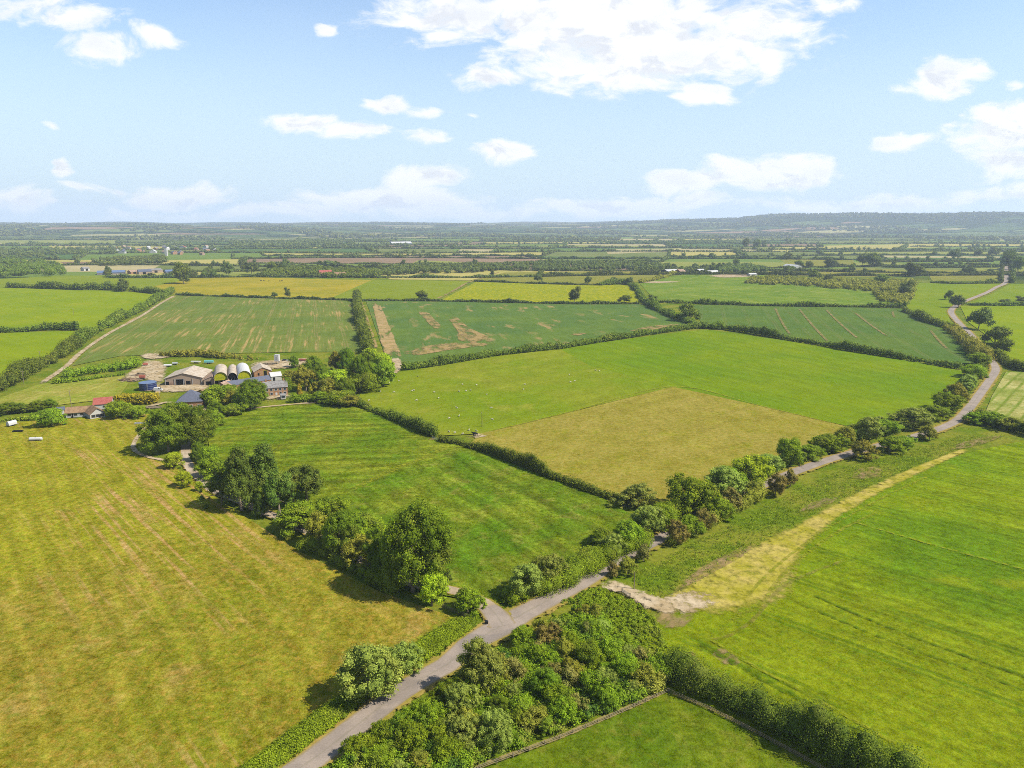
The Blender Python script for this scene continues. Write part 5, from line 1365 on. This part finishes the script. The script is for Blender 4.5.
# bungalow group
e, W, rf = gabled('bungalow', 'white bungalow with a long brown tiled roof', 'bungalow', (66, 418), (92, 416), 9, 2.6, 4.6, 'x', B['paper'], B['tile'], .5)
for k in range(4): opening(e, 'window', W * (.06 + .24 * k), W * (.06 + .24 * k) + 1.8, .8, 2.0, B['glass'], fr=B['white'])
opening(e, 'door', W * .2, W * .2 + 1, .05, 2.0, B['dark'])
e, W, rf = gabled('bungalow_wing', 'white gabled wing with a porch at the right end of the bungalow', 'house', (90.5, 419.5), (105.5, 417), 9, 2.7, 5.4, 'y', B['paper'], B['tile'], .5)
for k in range(3): opening(e, 'window', W * (.1 + .29 * k), W * (.1 + .29 * k) + 1.6, .8, 2.1, B['glass'], fr=B['wood'])
e, W, rf = gabled('house', 'red roofed white house behind the bungalow', 'house', (94, 410), (112, 408.5), 9, 3.0, 5.6, 'x', B['paper'], B['red'], .4)
opening(e, 'door', W * .78, W * .95, .05, 2.2, B['pink'], fr=B['white']); opening(e, 'window', W * .5, W * .65, .9, 2.1, B['glass'], fr=B['white'])
e, W, rf = gabled('garage', 'grey roofed garage at the left end of the bungalow', 'garage', (57.5, 415), (65.5, 414), 6, 2.4, 3.4, 'x', B['brick'], B['slate'], .25)
opening(e, 'door', .7, 3.2, .05, 2.1, B['white'])

# round blue tank
c = P(144.5, 391); e = empty('storage_tank', (c.x, c.y + 4.6, 0), 0, 'round dark blue steel tank beside the yard', 'tank')
MB().lathe([(4.9, 0), (4.9, 4.4), (4.75, 4.4), (4.75, 4.0)], 36).build('shell', B['blue'], e)
for z in (1.2, 2.4, 3.6): MB().lathe([(4.98, z), (4.98, z + .16)], 36).build('band', B['bluel'], e)
MB().lathe([(5.0, 4.3), (5.0, 4.5), (4.6, 4.55)], 36).build('rim', B['bluel'], e)
ld = MB()
for x in (-.25, .25): ld.tube([(x + 2, -4.75, 0), (x + 2, -4.75, 4.9)], .04, 6)
for k in range(14): ld.tube([(1.75, -4.75, .3 + k * .33), (2.25, -4.75, .3 + k * .33)], .025, 5)
ld.build('ladder', B['steel'], e)
# white tower tank on legs behind the wood
c = P(277.5, 364); e = empty('water_tower', (c.x, c.y, 0), 0, 'white square water tank on legs rising behind the garden wood', 'water tank')
for a, b_ in ((-1.3, -1.3), (1.1, -1.3), (-1.3, 1.1), (1.1, 1.1)): MB().box(a, a + .2, b_, b_ + .2, 0, 2.2).build('leg', B['steel'], e)
MB().box(-1.6, 1.6, -1.6, 1.6, 2.2, 6.6).build('tank_body', B['white'], e); MB().box(-1.7, 1.7, -1.7, 1.7, 6.6, 6.75).build('lid', B['white'], e)
MB().box(-.35, .35, -1.66, -1.62, 3.4, 5.4).build('hatch', B['steel'], e)
# lying cylinders and troughs in the meadow
def lying_tank(px, L, r, label, mat):
    c = P(*px); e = empty('water_tank', (c.x, c.y, 0), R(8), label, 'tank')
    m = MB(); m.tube([(-L / 2, 0, r + .3), (-L / 2 + .3, 0, r + .3), (L / 2 - .3, 0, r + .3), (L / 2, 0, r + .3)], [r * .7, r, r, r * .7], 18); m.build('tank_body', mat, e)
    for x in (-L * .3, L * .3): MB().box(x - .15, x + .15, -r * .7, r * .7, 0, .55).build('cradle', B['wood'], e)
    MB().tube([(0, 0, 2 * r + .2), (0, 0, 2 * r + .5)], .25, 10).build('cap', B['black'], e)
lying_tank((36, 441), 5.6, .8, 'long white cylinder lying in the golden meadow', B['white'])
def trough(px, L, label, mat, water):
    c = P(*px); e = empty('trough', (c.x, c.y, 0), R(3), label, 'trough')
    m = MB(); m.box(-L / 2, L / 2, -.6, -.5, 0, .8); m.box(-L / 2, L / 2, .5, .6, 0, .8); m.box(-L / 2, -L / 2 + .1, -.5, .5, 0, .8); m.box(L / 2 - .1, L / 2, -.5, .5, 0, .8); m.box(-L / 2 + .1, L / 2 - .1, -.5, .5, .05, .15)
    m.build('basin', mat, e); MB().box(-L / 2 + .1, L / 2 - .1, -.5, .5, .45, .5).build('water', B['glass'], e)
trough((18, 432), 4.6, 'dark trough in the meadow left of the white cylinder', B['black'], 1)
trough((140, 424), 5.0, 'pale trough at the top of the golden meadow by the track', B['paper'], 1)

# vehicles
def vehicle(name, px, rz, kind, paint, label, cat):
    c = P(*px); e = empty(name, (c.x, c.y, 0), rz, label, cat)
    if kind == 'van': prof = [(-2.5, .35), (2.4, .35), (2.5, .9), (2.35, 1.15), (1.55, 1.3), (1.0, 2.15), (.8, 2.25), (-2.45, 2.25), (-2.5, 2.1)]; w = .98
    elif kind == 'car': prof = [(-2.1, .3), (2.1, .3), (2.15, .75), (1.9, .88), (1.0, .98), (.45, 1.42), (-1.0, 1.46), (-1.7, 1.0), (-2.1, .9)]; w = .85
    b = MB(); b.prism(prof, -w, w, 'y'); o = b.build('body', paint, e)
    bm = bmesh.new(); bm.from_mesh(o.data); bmesh.ops.bevel(bm, geom=bm.edges[:], offset=.06, segments=2, affect='EDGES'); bm.to_mesh(o.data); bm.free()
    gl = MB()
    if kind == 'van':
        gl.add([(1.58, -.8, 1.36), (1.58, .8, 1.36), (1.06, .75, 2.1), (1.06, -.75, 2.1)], [(0, 1, 2, 3)])
        for v in range(4): gl.v[v] = (gl.v[v][0] + .03, gl.v[v][1], gl.v[v][2] + .02)
        for s_ in (-1, 1): gl.box(.3, 1.1, s_ * (w + .005) - .01, s_ * (w + .005) + .01, 1.3, 1.95)
    else:
        gl.add([(1.05, -.7, 1.0), (1.05, .7, 1.0), (.5, .65, 1.42), (.5, -.65, 1.42)], [(0, 1, 2, 3)])
        for v in range(4): gl.v[v] = (gl.v[v][0] + .03, gl.v[v][1], gl.v[v][2] + .02)
        for s_ in (-1, 1): gl.box(-1.2, .5, s_ * (w + .005) - .01, s_ * (w + .005) + .01, 1.0, 1.34)
    gl.build('window', B['glass'], e)
    for x in (prof[0][0] + .8, prof[1][0] - .75):
        for s_ in (-1, 1):
            MB().tube([(x, s_ * (w - .2), .34), (x, s_ * (w + .03), .34)], .34, 16).build('wheel', B['tyre'], e)
    for s_ in (-1, 1): MB().box(prof[2][0] - .06, prof[2][0] + .03, s_ * .62 - .15, s_ * .62 + .15, .62, .8).build('headlight', B['white'], e)
    return e


vehicle('van', (158.5, 391), R(8), 'van', B['white'], 'white van parked beside the blue tank', 'van')
vehicle('van', (209, 391.5), R(175), 'van', B['white'], 'white van parked in front of the tan lean-to', 'van')
vehicle('parked_car', (285, 361), R(20), 'car', B['black'], 'black car parked in the stack yard', 'car')
vehicle('parked_car', (289.5, 361.5), R(5), 'car', B['white'], 'white car beside the black one in the stack yard', 'car')


def trailer(px, rz, L, w, hb, mat, label, cat='trailer'):
    c = P(*px); e = empty('farm_trailer', (c.x, c.y, 0), rz, label, cat)
    n = 8; prof = [(-w / 2, .9)] + [(-w / 2 * math.cos(math.pi * k / n), .9 + hb * math.sin(math.pi * k / n) ** .7) for k in range(1, n)] + [(w / 2, .9)]
    m = MB(); m.prism([(a, b) for a, b in prof], -L / 2, L / 2, 'x'); m.build('cover', mat, e)
    MB().box(-L / 2, L / 2, -w / 2, w / 2, .72, .89).build('bed', B['steel'], e)
    MB().tube([(L / 2, 0, .75), (L / 2 + 1.4, 0, .6)], .07, 6).build('drawbar', B['steel'], e)
    for x in (-.6, .6):
        for s_ in (-1, 1): MB().tube([(x, s_ * (w / 2 - .25), .4), (x, s_ * (w / 2 + .02), .4)], .4, 14).build('wheel', B['tyre'], e)


trailer((209, 363.5), R(4), 6.2, 2.4, 1.6, B['teal'], 'teal covered trailer parked behind the barns')
trailer((168, 366.5), R(15), 5, 2.2, .8, B['white'], 'white sheeted trailer left behind the big barn')
trailer((175, 364.5), R(20), 3.6, 2.0, .8, B['steel'], 'grey trailer behind the big barn')
trailer((196, 363), R(-3), 6.5, 2.2, .7, B['paper'], 'long pale trailer behind the big barn roof')
trailer((12, 426), R(70), 4.2, 2.1, 1.9, B['white'], 'white horse trailer by the low hedge at the left')
trailer((303, 361.5), R(-10), 5, 2.2, 1.2, B['pink'], 'red-brown trailer at the end of the stack yard')
trailer((145.5, 366), R(30), 3.2, 1.8, 1.4, B['pink'], 'red-brown trailer near the bare gateway')
trailer((142.5, 379), R(10), 3.4, 2.0, 1.7, B['pink'], 'red trailer just behind the blue tank')


def heap(px, L, w, h, mat, label, seed):
    g = np.random.default_rng(seed); c = P(*px); e = empty('timber_heap', (c.x, c.y, 0), R(g.uniform(-10, 10)), label, 'heap')
    m = MB()
    for k in range(34):
        x = g.uniform(-L / 2, L / 2); y = g.uniform(-w / 2, w / 2); z = h * max(0, 1 - (2 * x / L) ** 2) * max(.15, 1 - (2 * y / w) ** 2) * g.uniform(.3, 1) + .15
        a = g.uniform(-.5, .5); l = g.uniform(1, 2.6)
        m.tube([(x - l * math.cos(a), y - l * math.sin(a), z), (x + l * math.cos(a), y + l * math.sin(a), z + g.uniform(-.2, .2))], g.uniform(.12, .3), 6)
    m.build('timbers', B['wood'], e)
    v = MB(); v.ball((0, 0, 0), (L / 2, w / 2, h * .75), 18, 10); v.build('mound', mat, e)


heap((129, 380.5), 13, 6, 2.2, B['soil'], 'long heap of old timber left of the blue tank', 1)
heap((140, 376), 9, 6, 2.0, B['soil'], 'heap of timber and soil behind the blue tank', 2)
heap((268, 365), 8, 5, 1.6, B['soil'], 'brown heap in the bare stack yard', 3)
heap((152, 408), 6, 3, 1.2, B['soil'], 'small dark heap on the pale path below the clipped hedge', 4)

# fences
def rail_fence(pts, label, spacing=3.0, hgt=1.2, name='rail_fence', ext=True, rails=(.45, .8, 1.12)):
    g = [P(*p) for p in pts]; o = g[0]
    e = empty(name, (o.x, o.y, 0), 0, label, 'fence')
    loc = [p - o for p in g]; r = MB(); n = 0
    pm = MB().box(-.07, .07, -.07, .07, -.1, hgt).mesh('post', B['wood'])
    for i in range(len(loc) - 1):
        a, b = loc[i], loc[i + 1]; L = (b - a).length; k = max(1, round(L / spacing))
        for j in range(k + (i == len(loc) - 2)):
            p = a.lerp(b, j / k); q = bpy.data.objects.new('post', pm); link(q, e); q.location = p; q.rotation_euler = (0, 0, math.atan2(b.y - a.y, b.x - a.x)); n += 1
        for z in rails: r.tube([(a.x, a.y, z), (b.x, b.y, z)], .045, 5)
    r.build('rail', B['wood'], e)
    return e


rail_fence([(430, 798), (480, 770), (560, 740), (610, 719), (668, 693)], 'post and rail fence along the thicket side of the paddock', 3.2)
rail_fence([(668.8, 693.4), (710, 711.5), (760, 737), (820, 770), (860, 797)], 'post and rail fence under the dark hedge', 3.2)
rail_fence([(350, 770), (367, 759), (392, 765.5), (415, 773)], 'short fence round the scrap of paddock by the lane', 2.6)
rail_fence([(443, 608), (452, 612), (463, 616.5), (475, 620)], 'dark rail fence at the corner of the golden meadow', 2.2)


def gate(pl, pr, label):
    a = P(*pl); b = P(*pr); e = empty('field_gate', (a.x, a.y, 0), math.atan2(b.y - a.y, b.x - a.x), label, 'gate'); L = (b - a).length
    m = MB()
    for z in (.25, .5, .75, 1.0, 1.2): m.tube([(.1, 0, z), (L - .1, 0, z)], .035, 6)
    m.tube([(.1, 0, .2), (.1, 0, 1.25)], .04, 6); m.tube([(L - .1, 0, .2), (L - .1, 0, 1.25)], .04, 6); m.tube([(.1, 0, .25), (L - .1, 0, 1.2)], .03, 6)
    m.build('gate_bars', B['steel'], e)
    for x in (0, L): MB().box(x - .1, x + .1, -.1, .1, -.1, 1.5).build('post', B['wood'], e)


gate((622, 593), (630, 598), 'steel field gate standing open at the crop entrance')
gate((432, 438.5), (438, 441), 'gate in the gap of the long dark hedge')
# bin by the junction
c = P(486.5, 625); e = empty('wheelie_bin', (c.x, c.y, 0), R(20), 'black wheelie bin on the bank at the crossroads', 'bin')
MB().add([(-.26, -.28, .1), (.26, -.28, .1), (.26, .28, .1), (-.26, .28, .1), (-.34, -.38, 1.05), (.34, -.38, 1.05), (.34, .38, 1.05), (-.34, .38, 1.05)], [(0, 3, 2, 1), (4, 5, 6, 7), (0, 1, 5, 4), (1, 2, 6, 5), (2, 3, 7, 6), (3, 0, 4, 7)]).build('bin_body', B['black'], e)
MB().prism([(-.42, 1.06), (.45, 1.06), (.40, 1.15), (-.40, 1.2)], -.36, .36, 'x').build('lid', B['black'], e)
for x in (-.27, .21): MB().tube([(x, .3, .12), (x + .06, .3, .12)], .12, 12).build('wheel', B['tyre'], e)


def pole(px, h, label, arm=True):
    c = P(*px); e = empty('utility_pole', (c.x, c.y, 0), R(random.uniform(0, 90)), label, 'pole')
    MB().tube([(0, 0, -.2), (0, 0, h)], [.16, .11], 8).build('shaft', B['wood'], e)
    if arm:
        MB().box(-.9, .9, -.06, .06, h - .5, h - .36).build('crossarm', B['wood'], e)
        for x in (-.8, 0, .8): MB().tube([(x, 0, h - .36), (x, 0, h - .15)], .05, 8).build('insulator', B['paper'], e)


pole((71.5, 407), 9.5, 'tall dark pole behind the bungalow')
pole((634, 590), 5.5, 'bleached bare pole beside the field entrance', False)
pole((41, 363), 9, 'pole in the lower lime green pasture')
pole((24, 384), 8.5, 'pole at the hedge below the lime green pasture')
pole((74, 316), 9, 'pole standing in the upper lime green pasture')
pole((482, 427), 8, 'thin pole in the sheep pasture near the cow')

# sheep and a cow
def quad_body(kind, mat, facem, s=1.0, graze=False):
    e = bpy.data.objects.new(kind, None)
    bm = bmesh.new(); sk = bm.verts.layers.skin.verify()
    def v(p, r):
        q = bm.verts.new((p[0] * s, p[1] * s, p[2] * s)); q[sk].radius = (r * s, r * s); return q
    rump = v((-.50, 0, .66), .20); mid = v((0, 0, .64), .25); sh = v((.36, 0, .67), .21)
    nk = v((.58, 0, .66 if graze else .88), .12); hd = v((.78 if not graze else .80, 0, .30 if graze else .98), .10); mz = v((.94 if not graze else .88, 0, .12 if graze else .92), .06)
    bm.edges.new((rump, mid)); bm.edges.new((mid, sh)); bm.edges.new((sh, nk)); bm.edges.new((nk, hd)); bm.edges.new((hd, mz))
    tl = v((-.68, 0, .58), .05); bm.edges.new((rump, tl))
    for y in (-.13, .13):
        k = v((-.44, y, .48), .10); h_ = v((-.52, y, .26), .05); f = v((-.48, y, .02), .045); bm.edges.new((rump, k)); bm.edges.new((k, h_)); bm.edges.new((h_, f))
        k = v((.34, y, .46), .08); h_ = v((.36, y, .24), .05); f = v((.34, y, .02), .045); bm.edges.new((sh, k)); bm.edges.new((k, h_)); bm.edges.new((h_, f))
        er = v((.74 if not graze else .72, y * .9, (.34 if graze else 1.02)), .035); bm.edges.new((hd, er))
    mid[sk].use_root = True
    me = bpy.data.meshes.new(kind); bm.to_mesh(me); bm.free()
    o = bpy.data.objects.new(kind, me); C.objects.link(o)
    o.modifiers.new('s', 'SKIN'); sb = o.modifiers.new('u', 'SUBSURF'); sb.levels = 1; sb.render_levels = 1
    dg = bpy.context.evaluated_depsgraph_get(); nm = bpy.data.meshes.new_from_object(o.evaluated_get(dg)); nm.name = kind
    bpy.data.objects.remove(o); nm.materials.clear(); nm.materials.append(mat)
    return nm


sheep_m = [quad_body('sheep', B['wool'], B['face'], 1.0, True), quad_body('sheep', B['wool'], B['face'], 1.0, False)]
pts = [(65, 185), (100, 182), (133, 175), (70, 212), (178, 210), (198, 160), (193, 242), (350, 188), (338, 212), (362, 210), (378, 207), (398, 190), (433, 222), (252, 215), (268, 235), (330, 268), (305, 303), (338, 296), (558, 205), (563, 188), (448, 268), (452, 308), (715, 155), (718, 180), (733, 176), (805, 140), (817, 142), (30, 243), (116, 214), (184, 208)]
for i, (a, b) in enumerate(pts):
    c = P(360 + a / 3.413, 330 + b / 3.413)
    o = bpy.data.objects.new('sheep', sheep_m[i % 2]); link(o); o.location = (c.x, c.y, .05); o.rotation_euler = (0, 0, random.uniform(0, 6.28))
    tag(o, 'white sheep grazing in the open bright green pasture', 'sheep', 'sheep in the big pasture')
for i, (a, b) in enumerate([(449, 432.5), (455, 433.5), (463, 434.5), (469, 431), (476, 431.5)]):
    c = P(a, b); o = bpy.data.objects.new('sheep', sheep_m[i % 2]); link(o); o.location = (c.x, c.y, .05); o.rotation_euler = (0, 0, random.uniform(0, 6.28))
    tag(o, 'white sheep close to the long dark hedge by the black cow', 'sheep', 'sheep beside the hedge')
c = P(475, 436.5); o = bpy.data.objects.new('cow', quad_body('cow', B['hide'], B['hide'], 2.2, False)); link(o); o.location = (c.x, c.y, .16); o.rotation_euler = (0, 0, R(185))
tag(o, 'black cow standing on the trodden spot by the hedge', 'cow')
cow_dots = [(261, 281.3), (264, 281.2), (269, 281.4), (280, 281.6), (282, 281.5)]
cm = quad_body('cow', B['hide'], B['hide'], 2.2, True)
for a, b in cow_dots:
    c = P(a, b); o = bpy.data.objects.new('cow', cm); link(o); o.location = (c.x, c.y, .16); o.rotation_euler = (0, 0, random.uniform(0, 6))
    tag(o, 'dark cow grazing far off in the yellow meadow', 'cow', 'cattle in the yellow meadow')

# distant farms and village
def far_shed(name, label, pl, pr, depth, eave, ridge, wall, roof, axis='x', cat='barn', group=None):
    e, W, rf = gabled(name, label, cat, pl, pr, depth, eave, ridge, axis, wall, roof, .4, group)
    opening(e, 'door', W * .3, W * .3 + min(W * .4, 6), .1, eave * .85, B['dark'])
    return e


far_shed('long_shed', 'long pale grey shed beyond the far green strip', (97, 275), (125, 274.3), 22, 4, 7.5, B['paleslate'], B['bluel'])
far_shed('far_barn', 'brown barn left of the dark roofed far sheds', (131, 274), (139, 273.6), 18, 4, 7, B['brick'], B['pinkroof'])
far_shed('far_barn', 'wide dark roofed barn in the far left farmyard', (139, 274.5), (152, 274), 20, 5, 9, B['boards'], B['slate'])
far_shed('far_barn', 'pale roofed barn in the far left farmyard', (151, 273), (163, 272.4), 20, 5, 8, B['boards'], B['paleslate'])
far_shed('far_barn', 'small blue-grey shed left of the big lone tree', (166, 273.6), (175, 273.2), 14, 4, 7, B['slate'], B['bluel'])
far_shed('far_house', 'pale house with trees at the far left farm', (84, 271), (90, 270.6), 10, 5, 8, B['paper'], B['paleslate'], cat='house')
far_shed('red_roofed_barn', 'red tiled barn in the trees of the middle distance', (320.5, 276.5), (333, 276), 16, 5, 11, B['pinkroof'], B['red'])
far_shed('brown_roofed_barn', 'brown roofed barn right of the red tiled barn', (334.5, 276.8), (346, 276.5), 14, 4, 8, B['brick'], B['tile'])
far_shed('white_roofed_barn', 'left barn of three with white roofs on the right plain', (668, 274), (680, 273.6), 24, 5, 8, B['dark'], B['white'])
far_shed('brick_far_barn', 'orange brick barn attached to the left white roofed barn', (680.5, 274.2), (686, 274), 20, 5, 9, B['brick'], B['pinkroof'])
far_shed('white_roofed_barn', 'low pale middle barn of the white roofed farm', (688, 273.6), (697, 273.4), 16, 3, 5, B['paleslate'], B['paleslate'])
far_shed('white_roofed_barn', 'right barn of the white roofed farm', (700, 274), (706, 273.8), 20, 5, 9, B['dark'], B['white'])
far_shed('white_roofed_barn', 'long low white barn at the right end of the far farm', (706.5, 274.6), (720, 274.2), 20, 4, 7, B['boards'], B['white'])
far_shed('white_shed', 'small white shed alone at the edge of the light green crop', (750, 276), (757, 275.8), 10, 3, 5, B['paper'], B['white'])
far_shed('white_shed', 'long white shed among the round trees on the right plain', (783, 267.3), (796, 268.5), 16, 4, 7.5, B['paper'], B['white'])
far_shed('far_hangar', 'long pale hangar far away in the middle of the plain', (392, 245.3), (412, 245), 40, 8, 15, B['bluel'], B['white'])
hr2 = random.Random(8)
vil = []
for k in range(34):
    x = hr2.choice([hr2.gauss(120, 10), hr2.gauss(175, 14), hr2.gauss(195, 16), hr2.gauss(135, 12)]); y = 250 + hr2.uniform(-3, 6) * (1 if x > 150 else .6)
    vil.append((x, y))
wm = [B['paper'], B['brick'], B['pinkroof']]; rm = [B['red'], B['tile'], B['paleslate'], B['slate'], B['white'], B['pinkroof']]
for k, (x, y) in enumerate(vil):
    w_ = hr2.uniform(4, 8) * (1.0 if k % 6 else 2)
    a = P(x, y); sx = w_ / pxm(y) * 0 + w_ * .35
    e, W, rf = gabled('village_house', 'small pale house of the distant village on the left', 'house', (x, y), (x + w_ * .45, y + hr2.uniform(-.15, .15)), hr2.uniform(9, 14), hr2.uniform(5, 7), hr2.uniform(9, 12), hr2.choice('xy'), wm[k % 3], hr2.choice(rm), .4, 'houses of the distant village')
c = P(166.5, 256); e = empty('church_tower', (c.x, c.y, 0), 0, 'slim pale tower rising over the distant village', 'tower')
MB().box(-3.5, 3.5, -3.5, 3.5, 0, 24).build('tower_wall', B['paper'], e); MB().add([(-3.8, -3.8, 24), (3.8, -3.8, 24), (3.8, 3.8, 24), (-3.8, 3.8, 24), (0, 0, 30)], [(0, 1, 4), (1, 2, 4), (2, 3, 4), (3, 0, 4), (3, 2, 1, 0)]).build('roof', B['slate'], e)
